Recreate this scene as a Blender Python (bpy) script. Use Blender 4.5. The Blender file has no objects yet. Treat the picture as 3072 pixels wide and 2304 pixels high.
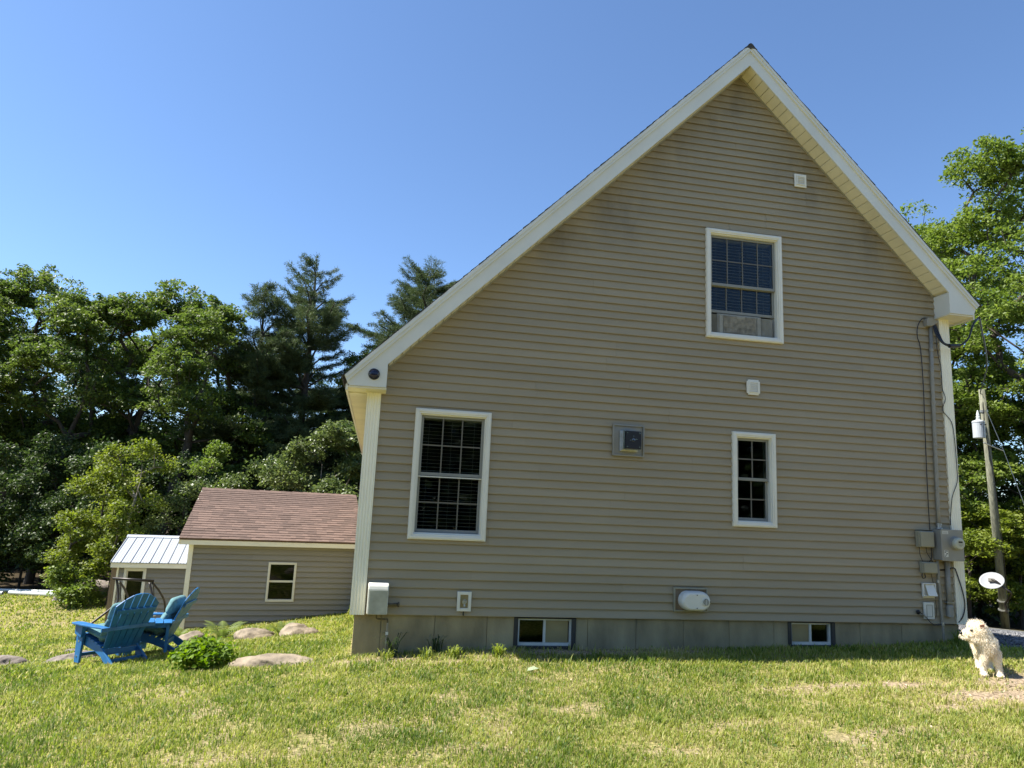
import bpy, math, random
import numpy as np
from mathutils import Vector, Matrix
R = math.radians
random.seed(7)
scene = bpy.context.scene
C = scene.collection

# ------------------------------------------------------------------ camera, sky, sun, exposure
cam_d = bpy.data.cameras.new('camera'); cam = bpy.data.objects.new('camera', cam_d); C.objects.link(cam)
cam_d.sensor_fit = 'HORIZONTAL'; cam_d.sensor_width = 36.0; cam_d.lens = 2100.0/3072.0*36.0
cam_d.clip_start = 0.05; cam_d.clip_end = 3000
YAW, PITCH, ROLL = 0.185477, 0.172775, 0.045435
_f = Vector((math.sin(YAW)*math.cos(PITCH), math.cos(YAW)*math.cos(PITCH), math.sin(PITCH)))
_r = Vector((math.cos(YAW), -math.sin(YAW), 0)); _u = _r.cross(_f)
_r2 = math.cos(ROLL)*_r + math.sin(ROLL)*_u; _u2 = -math.sin(ROLL)*_r + math.cos(ROLL)*_u
CAM = Vector((0.11426, -8.48062, 1.28556))
M = Matrix((_r2, _u2, -_f)).transposed().to_4x4(); M.translation = CAM
cam.matrix_world = M
scene.camera = cam

SUN_TO = Vector((-0.73, 0.105, 1.0)).normalized()
SUN_EL = math.asin(SUN_TO.z); SUN_AZ = math.atan2(SUN_TO.x, SUN_TO.y)
world = bpy.data.worlds.new('World'); scene.world = world; world.use_nodes = True
wn = world.node_tree.nodes; wl = world.node_tree.links
bg = wn['Background']; sky = wn.new('ShaderNodeTexSky'); sky.sky_type = 'NISHITA'; sky.sun_disc = False
sky.sun_elevation = SUN_EL; sky.sun_rotation = SUN_AZ
sky.altitude = 200; sky.air_density = 1.0; sky.dust_density = 0.3; sky.ozone_density = 6.8
wl.new(sky.outputs[0], bg.inputs[0]); bg.inputs[1].default_value = 0.092
sl = bpy.data.lights.new('sun', 'SUN'); sl.energy = 5.0; sl.angle = R(0.53); sl.color = (1.0, 0.95, 0.86)
sun = bpy.data.objects.new('sun', sl); C.objects.link(sun)
sun.rotation_euler = SUN_TO.to_track_quat('Z', 'Y').to_euler(); sun.location = (-20, 5, 30)
scene.view_settings.view_transform = 'Standard'; scene.view_settings.look = 'None'
scene.view_settings.gamma = 1.0; scene.view_settings.exposure = 1.25; scene.view_settings.use_curve_mapping = False
scene.render.engine = 'CYCLES'
scene.cycles.max_bounces = 8; scene.cycles.transparent_max_bounces = 16

# ------------------------------------------------------------------ helpers
def nrm(v):
    v = np.asarray(v, float); return v/np.linalg.norm(v)

class MB:
    def __init__(s): s.v = []; s.f = []
    def add(s, vs, fs):
        o = len(s.v); s.v += [tuple(map(float, v)) for v in vs]; s.f += [tuple(i+o for i in f) for f in fs]; return s
    def hexa(s, c):
        return s.add(c, [(3,2,1,0),(4,5,6,7),(0,1,5,4),(1,2,6,5),(2,3,7,6),(3,0,4,7)])
    def box(s, x0,x1,y0,y1,z0,z1):
        return s.hexa([(x0,y0,z0),(x1,y0,z0),(x1,y1,z0),(x0,y1,z0),(x0,y0,z1),(x1,y0,z1),(x1,y1,z1),(x0,y1,z1)])
    def obox(s, c, ax, ay, az):
        c = np.array(c, float); ax, ay, az = map(np.array, (ax, ay, az))
        return s.hexa([c-ax-ay-az, c+ax-ay-az, c+ax+ay-az, c-ax+ay-az, c-ax-ay+az, c+ax-ay+az, c+ax+ay+az, c-ax+ay+az])
    def bar(s, a, b, w, h, up=(0,0,1)):
        a = np.array(a, float); b = np.array(b, float); d = b-a; L = np.linalg.norm(d); d = d/L
        side = np.cross(d, up)
        if np.linalg.norm(side) < 1e-5: side = np.cross(d, (1,0,0))
        side = nrm(side); u = np.cross(side, d)
        return s.obox((a+b)/2, side*w/2, d*L/2, u*h/2)
    def prism(s, poly, y0, y1, axis='y'):
        # poly: (a, b) pairs counter-clockwise; extruded along axis from y0 to y1
        n = len(poly)
        def P(a, b, t): return (a, t, b) if axis == 'y' else ((t, a, b) if axis == 'x' else (a, b, t))
        vs = [P(a, b, y0) for a, b in poly] + [P(a, b, y1) for a, b in poly]
        fs = [tuple(range(n)), tuple(range(2*n-1, n-1, -1))] + [((i+1) % n, i, i+n, (i+1) % n+n) for i in range(n)]
        return s.add(vs, fs)
    def tube(s, pts, r, n=8, caps=True):
        pts = [np.array(p, float) for p in pts]; m = len(pts)
        rr = [r]*m if np.isscalar(r) else list(r)
        vs = []; pu = None
        for i in range(m):
            d = pts[min(i+1, m-1)]-pts[max(i-1, 0)]; d = d/max(np.linalg.norm(d), 1e-9)
            if pu is None:
                pu = np.cross(d, (0.0, 0.3, 1.0)) if abs(d[2]) < .9 else np.cross(d, (1.0, 0.2, 0.0))
            pu = pu-d*np.dot(pu, d); pu = pu/max(np.linalg.norm(pu), 1e-9); w = np.cross(d, pu)
            for k in range(n):
                a = 2*math.pi*k/n; vs.append(pts[i]+rr[i]*(math.cos(a)*pu+math.sin(a)*w))
        fs = [(i*n+k, i*n+(k+1) % n, (i+1)*n+(k+1) % n, (i+1)*n+k) for i in range(m-1) for k in range(n)]
        if caps: fs += [tuple(range(n-1, -1, -1)), tuple((m-1)*n+k for k in range(n))]
        return s.add(vs, fs)
    def lathe(s, prof, n=20, c=(0,0,0), ax=(0,0,1), sx=1.0):
        ax = nrm(ax); u = np.cross(ax, (0,1,0.01)); u = nrm(u); w = np.cross(ax, u); c = np.array(c, float)
        vs = [c+ax*h+r*(math.cos(2*math.pi*k/n)*u*sx+math.sin(2*math.pi*k/n)*w) for r, h in prof for k in range(n)]
        m = len(prof)
        fs = [(i*n+k, i*n+(k+1) % n, (i+1)*n+(k+1) % n, (i+1)*n+k) for i in range(m-1) for k in range(n)]
        fs += [tuple(range(n-1, -1, -1)), tuple((m-1)*n+k for k in range(n))]
        return s.add(vs, fs)
    def ell(s, c, r, n=14, m=9, rot=None):
        c = np.array(c, float); vs = []; rot = np.eye(3) if rot is None else np.array(rot)
        for i in range(m+1):
            t = math.pi*i/m
            for k in range(n):
                a = 2*math.pi*k/n
                vs.append(c+rot@np.array((r[0]*math.sin(t)*math.cos(a), r[1]*math.sin(t)*math.sin(a), r[2]*math.cos(t))))
        fs = [(i*n+k, (i+1)*n+k, (i+1)*n+(k+1) % n, i*n+(k+1) % n) for i in range(m) for k in range(n)]
        return s.add(vs, fs)
    def build(s, name, mat, parent=None, smooth=False, bevel=0, seg=2):
        me = bpy.data.meshes.new(name); me.from_pydata(s.v, [], s.f); me.validate(); me.update()
        return mobj(name, me, mat, parent, smooth, bevel, seg)

def mobj(name, me, mat, parent=None, smooth=False, bevel=0, seg=2):
    o = bpy.data.objects.new(name, me); C.objects.link(o)
    if mat is not None and not me.materials: me.materials.append(mat)
    if smooth: me.shade_smooth()
    if parent is not None: o.parent = parent
    if bevel:
        b = o.modifiers.new('bevel', 'BEVEL'); b.width = bevel; b.segments = seg; b.limit_method = 'ANGLE'; b.angle_limit = R(35)
    return o

def tri_mesh(name, V, T, attr=None, mat=None, parent=None):
    me = bpy.data.meshes.new(name); V = np.ascontiguousarray(V, np.float32); T = np.ascontiguousarray(T, np.int32)
    me.vertices.add(len(V)); me.vertices.foreach_set('co', V.ravel())
    me.loops.add(T.size); me.loops.foreach_set('vertex_index', T.ravel())
    me.polygons.add(len(T)); me.polygons.foreach_set('loop_start', np.arange(0, T.size, 3, dtype=np.int32))
    if attr:
        for k, a in attr.items():
            at = me.attributes.new(k, 'FLOAT', 'POINT'); at.data.foreach_set('value', np.ascontiguousarray(a, np.float32))
    me.update(calc_edges=True)
    return mobj(name, me, mat, parent)

def tag(o, label, cat=None, group=None, kind=None):
    if label: o['label'] = label
    if cat: o['category'] = cat
    if group: o['group'] = group
    if kind: o['kind'] = kind
    return o
def thing(name, label, cat, loc=(0,0,0), rz=0.0, group=None):
    o = bpy.data.objects.new(name, None); C.objects.link(o); o.empty_display_size = 0.1
    o.location = loc; o.rotation_euler = (0,0,rz); return tag(o, label, cat, group)
def struct(o): o['kind'] = 'structure'; return o
def copy_thing(root, loc, rz, label):
    r = root.copy(); C.objects.link(r); r.location = loc; r.rotation_euler = (0,0,rz); r['label'] = label
    for ch in list(root.children):
        c = ch.copy(); C.objects.link(c); c.parent = r
        for g in list(ch.children):
            d = g.copy(); C.objects.link(d); d.parent = c
    return r

# ------------------------------------------------------------------ materials
def mat(name, col, rough=0.6, var=0.12, scale=6.0, bump=0.0, bscale=60.0, metal=0.0, spec=0.5, stretch=(1,1,1), rnd=0.0, col2=None, detail=5.0):
    m = bpy.data.materials.new(name); m.use_nodes = True; nt = m.node_tree; n = nt.nodes; l = nt.links
    p = n['Principled BSDF']; p.inputs['Roughness'].default_value = rough; p.inputs['Metallic'].default_value = metal
    p.inputs['Specular IOR Level'].default_value = spec
    tc = n.new('ShaderNodeTexCoord'); mp = n.new('ShaderNodeMapping'); mp.inputs['Scale'].default_value = stretch
    l.new(tc.outputs['Object'], mp.inputs[0])
    nz = n.new('ShaderNodeTexNoise'); nz.inputs['Scale'].default_value = scale; nz.inputs['Detail'].default_value = detail; l.new(mp.outputs[0], nz.inputs['Vector'])
    rp = n.new('ShaderNodeValToRGB'); e = rp.color_ramp.elements
    c = np.array(col); c2 = np.array(col2) if col2 is not None else np.clip(c*(1+var), 0, 1); c1 = np.clip(c*(1-var), 0, 1)
    e[0].position = .3; e[0].color = (*c1, 1); e[1].position = .7; e[1].color = (*c2, 1)
    l.new(nz.outputs['Fac'], rp.inputs[0]); out = rp.outputs[0]
    if rnd:
        oi = n.new('ShaderNodeObjectInfo'); mr = n.new('ShaderNodeMapRange'); mr.inputs['To Min'].default_value = 1-rnd; mr.inputs['To Max'].default_value = 1+rnd
        l.new(oi.outputs['Random'], mr.inputs[0]); hs = n.new('ShaderNodeHueSaturation'); l.new(out, hs.inputs['Color']); l.new(mr.outputs[0], hs.inputs['Value']); out = hs.outputs[0]
    l.new(out, p.inputs['Base Color'])
    if bump:
        nb = n.new('ShaderNodeTexNoise'); nb.inputs['Scale'].default_value = bscale; nb.inputs['Detail'].default_value = 4; l.new(mp.outputs[0], nb.inputs['Vector'])
        bp = n.new('ShaderNodeBump'); bp.inputs['Strength'].default_value = bump; bp.inputs['Distance'].default_value = .01
        l.new(nb.outputs['Fac'], bp.inputs['Height']); l.new(bp.outputs[0], p.inputs['Normal'])
    return m

def leaf_mat(name, dark, lite, transl=0.35, rough=0.5, spec=0.35):
    m = bpy.data.materials.new(name); m.use_nodes = True; nt = m.node_tree; n = nt.nodes; l = nt.links
    p = n['Principled BSDF']; p.inputs['Roughness'].default_value = rough; p.inputs['Specular IOR Level'].default_value = spec
    at = n.new('ShaderNodeAttribute'); at.attribute_name = 'lv'
    rp = n.new('ShaderNodeValToRGB'); e = rp.color_ramp.elements; e[0].color = (*dark, 1); e[1].color = (*lite, 1)
    l.new(at.outputs['Fac'], rp.inputs[0]); l.new(rp.outputs[0], p.inputs['Base Color'])
    tr = n.new('ShaderNodeBsdfTranslucent'); hs = n.new('ShaderNodeHueSaturation'); hs.inputs['Value'].default_value = 1.5; hs.inputs['Saturation'].default_value = 1.1
    l.new(rp.outputs[0], hs.inputs['Color']); l.new(hs.outputs[0], tr.inputs['Color'])
    mx = n.new('ShaderNodeMixShader'); mx.inputs[0].default_value = transl
    l.new(p.outputs[0], mx.inputs[1]); l.new(tr.outputs[0], mx.inputs[2]); l.new(mx.outputs[0], n['Material Output'].inputs[0])
    return m

def glass_mat():
    m = bpy.data.materials.new('window_glass'); m.use_nodes = True; nt = m.node_tree; n = nt.nodes; l = nt.links
    n.remove(n['Principled BSDF']); g = n.new('ShaderNodeBsdfGlossy'); g.inputs['Roughness'].default_value = .02; g.inputs['Color'].default_value = (.36,.38,.40,1)
    t = n.new('ShaderNodeBsdfTransparent'); t.inputs['Color'].default_value = (.80,.84,.84,1)
    fr = n.new('ShaderNodeFresnel'); fr.inputs['IOR'].default_value = 1.5
    mx = n.new('ShaderNodeMixShader'); l.new(fr.outputs[0], mx.inputs[0]); l.new(t.outputs[0], mx.inputs[1]); l.new(g.outputs[0], mx.inputs[2])
    nz = n.new('ShaderNodeTexNoise'); nz.inputs['Scale'].default_value = 2.2; bp = n.new('ShaderNodeBump'); bp.inputs['Strength'].default_value = .03; bp.inputs['Distance'].default_value = .02
    l.new(nz.outputs['Fac'], bp.inputs['Height']); l.new(bp.outputs[0], g.inputs['Normal'])
    l.new(mx.outputs[0], n['Material Output'].inputs[0]); return m

def siding_mat(name, col, mildew=()):
    m = mat(name, col, rough=.55, var=.07, scale=1.3, bump=.15, bscale=40, stretch=(.35,1,3), rnd=.035, spec=.35)
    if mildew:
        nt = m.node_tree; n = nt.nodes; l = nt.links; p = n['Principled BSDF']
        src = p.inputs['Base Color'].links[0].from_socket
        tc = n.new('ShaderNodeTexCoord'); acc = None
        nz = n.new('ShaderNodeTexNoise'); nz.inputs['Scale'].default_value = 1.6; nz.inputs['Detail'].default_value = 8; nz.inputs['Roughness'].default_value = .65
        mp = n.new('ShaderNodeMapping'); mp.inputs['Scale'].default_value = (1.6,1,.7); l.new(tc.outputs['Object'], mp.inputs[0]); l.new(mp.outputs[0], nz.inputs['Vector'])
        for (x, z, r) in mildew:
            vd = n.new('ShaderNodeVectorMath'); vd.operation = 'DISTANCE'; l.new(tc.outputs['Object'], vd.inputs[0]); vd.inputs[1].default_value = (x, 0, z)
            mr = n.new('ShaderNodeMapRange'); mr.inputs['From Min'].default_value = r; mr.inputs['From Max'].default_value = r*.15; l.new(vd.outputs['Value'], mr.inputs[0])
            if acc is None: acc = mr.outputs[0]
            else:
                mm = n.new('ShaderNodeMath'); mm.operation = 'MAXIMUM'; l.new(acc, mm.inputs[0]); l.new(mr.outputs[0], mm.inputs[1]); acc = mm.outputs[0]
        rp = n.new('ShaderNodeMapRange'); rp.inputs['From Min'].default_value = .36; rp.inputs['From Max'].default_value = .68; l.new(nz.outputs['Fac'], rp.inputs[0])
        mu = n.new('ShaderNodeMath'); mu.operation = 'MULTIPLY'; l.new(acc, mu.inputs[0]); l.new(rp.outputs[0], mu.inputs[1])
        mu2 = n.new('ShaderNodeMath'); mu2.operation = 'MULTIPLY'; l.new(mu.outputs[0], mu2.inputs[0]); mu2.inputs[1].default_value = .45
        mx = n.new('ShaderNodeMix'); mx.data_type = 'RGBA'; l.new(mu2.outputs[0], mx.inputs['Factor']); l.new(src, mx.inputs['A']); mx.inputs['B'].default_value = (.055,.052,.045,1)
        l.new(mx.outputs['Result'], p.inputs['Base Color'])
    return m

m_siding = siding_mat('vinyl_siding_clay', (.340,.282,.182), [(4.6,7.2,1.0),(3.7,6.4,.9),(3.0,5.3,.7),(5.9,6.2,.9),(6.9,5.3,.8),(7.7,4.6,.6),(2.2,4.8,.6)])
m_siding2 = siding_mat('vinyl_siding_grey', (.29,.270,.225))
m_white = mat('white_vinyl', (.90,.86,.70), .45, .05, 2.0, .05, 30)
m_trim = mat('aluminium_trim_white', (.66,.66,.60), .42, .06, 1.5, .05, 20)
m_soffit = mat('soffit_vinyl_cream', (.72,.67,.50), .5, .08, 3.0)
m_casing = mat('window_casing_white', (.74,.72,.63), .4, .04, 3.0)
m_grille = mat('grille_grey', (.13,.12,.095), .5, .06, 4)
m_sash = mat('sash_grey_white', (.24,.24,.21), .45, .05, 4)
m_blind = mat('blind_slat', (.46,.44,.38), .5, .06, 4)
m_glass = glass_mat()
m_room = mat('room_dark', (.05,.05,.05), .9, .2, 2)
m_conc = mat('concrete', (.29,.24,.135), .9, .38, 2.2, .35, 55, rnd=.06, stretch=(1.4,1,.6), detail=9)
m_buck = mat('window_buck_dark', (.04,.037,.032), .6, .2, 8)
m_tan = mat('tan_pane', (.30,.24,.12), .35, .2, 3)
m_black = mat('black_plastic', (.012,.012,.016), .35, .1, 5)
m_navy = mat('camera_lens_dark', (.01,.01,.03), .12, .1, 5)
m_roof = mat('asphalt_shingle_dark', (.05,.047,.043), .95, .3, 14, .5, 200, rnd=.25)
m_shing = mat('asphalt_shingle_brown', (.135,.088,.068), .95, .2, 9, .5, 220, rnd=.24)
m_grey = mat('utility_grey_metal', (.28,.27,.235), .45, .08, 5, metal=.15)
m_box = mat('beige_grey_plastic', (.30,.28,.20), .55, .1, 5)
m_pvc = mat('grey_pvc', (.27,.25,.20), .5, .1, 5)
m_galv = mat('galvanised_steel', (.45,.46,.45), .38, .15, 18, metal=.75)
m_chrome = mat('chrome', (.75,.75,.73), .15, .1, 10, metal=1.0)
m_offwhite = mat('weathered_white_plastic', (.66,.65,.56), .5, .1, 9)
m_dirtywhite = mat('mildewed_cover', (.42,.41,.32), .6, .22, 7, detail=9)
m_brass = mat('weathered_brass', (.12,.10,.06), .5, .3, 12, metal=.5)
m_wood = mat('weathered_wood', (.22,.16,.10), .85, .25, 5, .4, 40, stretch=(6,6,.5))
m_pole = mat('utility_pole_wood', (.165,.165,.115), .9, .45, 4, .8, 30, stretch=(5,5,.35))
m_metalroof = mat('white_steel_roof', (.42,.45,.49), .35, .04, 2, metal=.1)
m_blue = mat('blue_plastic_lumber', (.014,.125,.32), .5, .2, 7, .1, 60, rnd=.05)
m_teal = mat('teal_cushion', (.10,.21,.22), .9, .22, 20, .3, 180)
m_swing = mat('dark_bronze_tube', (.035,.03,.026), .45, .2, 8, metal=.4)
m_rock = mat('granite_rock', (.23,.185,.13), .9, .45, 6, 1.0, 22, detail=10)
m_rockg = mat('grey_granite', (.19,.16,.135), .9, .45, 5, 1.0, 22, detail=10)
m_bark = mat('bark_dark', (.06,.048,.036), .95, .35, 6, .8, 20, stretch=(3,3,.6))
m_birch = mat('bark_pale', (.30,.27,.22), .9, .4, 7, .4, 20)
m_fur = mat('dog_fur_cream', (.80,.73,.58), .9, .12, 14)
m_skin = mat('dog_ear_skin', (.36,.19,.13), .8, .15, 14)
m_transf = mat('transformer_paint', (.42,.44,.45), .4, .06, 5)
m_paper = mat('label_paper', (.62,.61,.55), .7, .06, 8)
m_dish = mat('dish_grey_white', (.26,.27,.28), .6, .05, 4)
m_pipe = mat('white_pvc_pipe', (.58,.61,.60), .35, .05, 4)

# ------------------------------------------------------------------ terrain
def softmin0(x, w=.5): return -np.logaddexp(0, -np.asarray(x, float)/w)*w      # ~ min(x,0)
def softmax0(x, w=.5): return np.logaddexp(0, np.asarray(x, float)/w)*w
def sstep(a, b, x):
    t = np.clip((np.asarray(x, float)-a)/(b-a), 0, 1); return t*t*(3-2*t)
def ground(x, y):
    x = np.asarray(x, float); y = np.asarray(y, float)
    z = -.44+.024*np.clip(x, 0, 8)
    xl = softmin0(x+.2, .35); z = z+.12*np.maximum(xl, -4)+.05*np.minimum(xl+4, 0)*np.exp(-np.maximum(-xl-12, 0)/20)
    yp = softmax0(y-.1, .4)
    wl_ = sstep(.05, -.32, x); wr = sstep(7.5, 9.5, x)
    z = z-.18*wl_*sstep(1.8, 4.6, y)*sstep(15, 10, y)
    z = z-wl_*(.08*np.minimum(yp, 9)+.03*np.clip(yp-9, 0, 14))
    z = z-wr*.085*np.minimum(yp, 16)-.058*np.clip(softmax0(x-8.6, .6), 0, 18)
    far = sstep(30, 80, np.hypot(x, y)); z = z*(1-far)+far*-2.6
    z = z+.022*np.sin(.9*x+.6*np.sin(.7*y))*np.sin(.8*y+1.3)+.010*np.sin(2.7*x+1.1*y)*np.sin(2.2*y-.7*x)
    return z
def gz(x, y): return float(ground(x, y))
DIRT = [(4.75,-1.95,.65,.10,1.0),(5.5,-1.95,.5,.13,1.0),(6.2,-2.45,.75,.28,1.2),(6.9,-2.0,.7,.3,1.1),(5.3,-2.75,.35,.12,.8),(7.4,-2.4,.8,.5,.9),(4.35,-2.15,.3,.07,.7),(.35,-.28,.5,.10,.9),(1.25,-.50,.6,.08,.8),(1.9,-1.35,.35,.10,.5),
        (2.6,-.2,1.3,.16,1.0),(3.6,-.15,.8,.14,.8),(-.6,-3.1,.5,.12,.6),(1.0,-3.2,.35,.1,.7),(2.0,-2.3,.3,.1,.5),(3.2,-2.9,.4,.12,.55),(4.3,-3.3,.5,.12,.6),(-4.4,6.6,1.1,.4,.6),(-3.3,5.1,.6,.3,.3),(-1.9,-2.2,.4,.1,.4),(2.4,-3.4,.3,.1,.6),(.2,-3.6,.4,.1,.6)]
def vnoise(x, y, s, seed=0):
    rng = np.random.default_rng(seed); g = rng.random((128, 128))
    u = np.mod(np.asarray(x, float)*s, 127); v = np.mod(np.asarray(y, float)*s, 127)
    i = u.astype(int); j = v.astype(int); a = u-i; b = v-j; a = a*a*(3-2*a); b = b*b*(3-2*b)
    return (g[i, j]*(1-a)+g[i+1, j]*a)*(1-b)+(g[i, j+1]*(1-a)+g[i+1, j+1]*a)*b
def fbm(x, y, s, seed=0): return (vnoise(x, y, s, seed)*.5+vnoise(x, y, s*2.1, seed+1)*.3+vnoise(x, y, s*4.3, seed+2)*.2)
def dirt(x, y):
    d = np.zeros_like(np.asarray(x, float))
    nz = fbm(x, y, 2.6, 5)
    for cx, cy, rx, ry, s in DIRT:
        q = ((x-cx)/rx)**2+((y-cy)/ry)**2; d = np.maximum(d, s*np.exp(-q*.8))
    d = d*(.45+1.1*nz)+np.clip((fbm(x, y, 1.1, 9)-.62)*2.2, 0, .4)
    return np.clip(d, 0, 1)
def gravel_w(x, y):
    e = .25*np.sin(1.3*x)+.1*np.sin(3.1*x)
    return sstep(-.05, .35, np.asarray(y)+.45+.10*e)*sstep(7.9, 8.3, x)*sstep(22, 19, x)

xs = np.unique(np.concatenate([np.linspace(-400,-30,18), np.linspace(-30,-8,60), np.linspace(-8,10,200), np.linspace(10,26,80), np.linspace(26,400,20)]))
ys = np.unique(np.concatenate([np.linspace(-400,-12,18), np.linspace(-12,-5,20), np.linspace(-5,3,120), np.linspace(3,30,120), np.linspace(30,400,24)]))
X, Y = np.meshgrid(xs, ys); Z = ground(X, Y); nx, ny = len(xs), len(ys)
V = np.stack([X.ravel(), Y.ravel(), Z.ravel()], 1)
ii = (np.arange(ny-1)[:, None]*nx+np.arange(nx-1)[None, :]).ravel()
T = np.concatenate([np.stack([ii, ii+1, ii+nx+1], 1), np.stack([ii, ii+nx+1, ii+nx], 1)])
def ground_mat():
    m = bpy.data.materials.new('lawn_soil'); m.use_nodes = True; nt = m.node_tree; n = nt.nodes; l = nt.links; p = n['Principled BSDF']
    p.inputs['Roughness'].default_value = .95; p.inputs['Specular IOR Level'].default_value = .1
    tc = n.new('ShaderNodeTexCoord')
    def noise(s, d=6):
        z = n.new('ShaderNodeTexNoise'); z.inputs['Scale'].default_value = s; z.inputs['Detail'].default_value = d; l.new(tc.outputs['Object'], z.inputs['Vector']); return z.outputs['Fac']
    def ramp(src, c0, c1, a=.35, b=.65):
        r = n.new('ShaderNodeValToRGB'); r.color_ramp.elements[0].position = a; r.color_ramp.elements[1].position = b
        r.color_ramp.elements[0].color = (*c0,1); r.color_ramp.elements[1].color = (*c1,1); l.new(src, r.inputs[0]); return r.outputs[0]
    def mix(f, a, b):
        x = n.new('ShaderNodeMix'); x.data_type = 'RGBA'; l.new(f, x.inputs['Factor']); l.new(a, x.inputs['A']); l.new(b, x.inputs['B']); return x.outputs['Result']
    thatch = ramp(noise(22), (.13,.125,.045), (.33,.28,.12))
    soil = ramp(noise(30, 8), (.17,.125,.08), (.43,.335,.23))
    grav = ramp(noise(14, 9), (.055,.056,.06), (.20,.20,.20)); litter = ramp(noise(9, 8), (.022,.018,.010), (.075,.055,.03))  # gravel colour darkened overall, standing in for tree shade on the drive
    ad = n.new('ShaderNodeAttribute'); ad.attribute_name = 'dirt'; ag = n.new('ShaderNodeAttribute'); ag.attribute_name = 'gravel'
    c = mix(ad.outputs['Fac'], thatch, soil); c = mix(ag.outputs['Fac'], c, grav); al = n.new('ShaderNodeAttribute'); al.attribute_name = 'litter'; c = mix(al.outputs['Fac'], c, litter); l.new(c, p.inputs['Base Color'])
    bp = n.new('ShaderNodeBump'); bp.inputs['Strength'].default_value = .8; bp.inputs['Distance'].default_value = .03; l.new(noise(35), bp.inputs['Height']); l.new(bp.outputs[0], p.inputs['Normal'])
    return m
g_ob = tri_mesh('ground', V, T, {'dirt': dirt(V[:,0], V[:,1]), 'gravel': gravel_w(V[:,0], V[:,1]), 'litter': np.maximum(sstep(17.6, 19.0, V[:,1]+.25*V[:,0]+2.6+.6*np.sin(V[:,0]))*sstep(8, 4, V[:,0]), sstep(17.5, 20.5, V[:,1]*.55+V[:,0]*.55))}, ground_mat())
g_ob.data.shade_smooth(); struct(g_ob)
g_ob['label'] = 'sloping lawn with bare soil patches and a gravel drive'

# ------------------------------------------------------------------ the main house
house = thing('house', 'large beige vinyl-sided gable house with steep white-trimmed roof', 'house')
PX, PZ = 4.85, 7.555          # ridge position, height of the rake soffit at the wall
HW, HD = 7.97, 12.0           # width, depth
EXPO = 0.1016
WIN = {'left': (.536,1.461,.858,2.403), 'upper': (4.305,5.432,3.628,5.165), 'small': (4.665,5.282,1.160,2.384)}
CAS = .075
def rect_in(k): x0,x1,z0,z1 = WIN[k]; return (x0+CAS-.012, x1-CAS+.012, z0+CAS-.012, z1-CAS+.012)
HOLES = [rect_in(k) for k in WIN]

def grid_wall(mb, x0, x1, z0, z1, holes, ya, yb):
    zs = sorted({z0, z1, *[h[2] for h in holes], *[h[3] for h in holes]})
    for a, b in zip(zs[:-1], zs[1:]):
        cuts = sorted([(h[0], h[1]) for h in holes if h[2] < (a+b)/2 < h[3]]); x = x0
        for c0, c1 in cuts: mb.box(x, c0, ya, yb, a, b); x = c1
        mb.box(x, x1, ya, yb, a, b)
# sheathing of the gable wall: rectangles up to the eave, then slanted strips
mb = MB(); grid_wall(mb, 0, HW, 0, 2.7, [h for h in HOLES if h[3] < 2.7], .004, .12)
zc = 2.7
upper_holes = [h for h in HOLES if h[2] > 2.7]
lvls = sorted({2.7, 3.4, 4.3, 6.0, 7.2, *[h[2] for h in upper_holes], *[h[3] for h in upper_holes]})
def wxl(z): return max(0.0, PX-(PZ+.12-z))
def wxr(z): return min(HW, PX+(PZ+.12-z))
def strip(mb, a, b, xl0, xl1, xr0, xr1, ya, yb):
    mb.hexa([(xl0,ya,a),(xr0,ya,a),(xr0,yb,a),(xl0,yb,a),(xl1,ya,b),(xr1,ya,b),(xr1,yb,b),(xl1,yb,b)])
for a, b in zip(lvls[:-1], lvls[1:]):
    cut = [(h[0], h[1]) for h in upper_holes if h[2] < (a+b)/2 < h[3]]
    if cut:
        strip(mb, a, b, wxl(a), wxl(b), cut[0][0], cut[0][0], .004, .12); strip(mb, a, b, cut[0][1], cut[0][1], wxr(a), wxr(b), .004, .12)
    else: strip(mb, a, b, wxl(a), wxl(b), wxr(a), wxr(b), .004, .12)
gable = mb.build('gable_wall', m_room, house)

def lap(mb, z0, z1, xl0, xl1, xr0, xr1, off=0.0, t=.026, tz=.010):
    yb = -t-off; yt = -.003-off*.6; k = (z1+tz-z0)/max(z1-z0, 1e-6)
    xlt = xl0+(xl1-xl0)*k; xrt = xr0+(xr1-xr0)*k; z1 = z1+tz
    c = yb+.003; zc_ = min(z0+.013, z1-.002)
    mb.add([(xl0,c,z0),(xr0,c,z0),(xr0,yb,z0),(xl0,yb,z0),(xl0,yb-.0005,z0+.008),(xr0,yb-.0005,z0+.008),(xlt,yt,z1),(xrt,yt,z1),(xlt,.003,z1),(xrt,.003,z1),(xl0,c,zc_),(xr0,c,zc_),(xl0,.003,zc_),(xr0,.003,zc_)],
           [(0,1,2,3),(3,2,5,4),(4,5,7,6),(6,7,9,8),(1,0,10,11),(11,10,12,13),(0,3,4,10),(4,6,8,12,10),(1,11,5,2),(5,11,13,9,7)])
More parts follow.
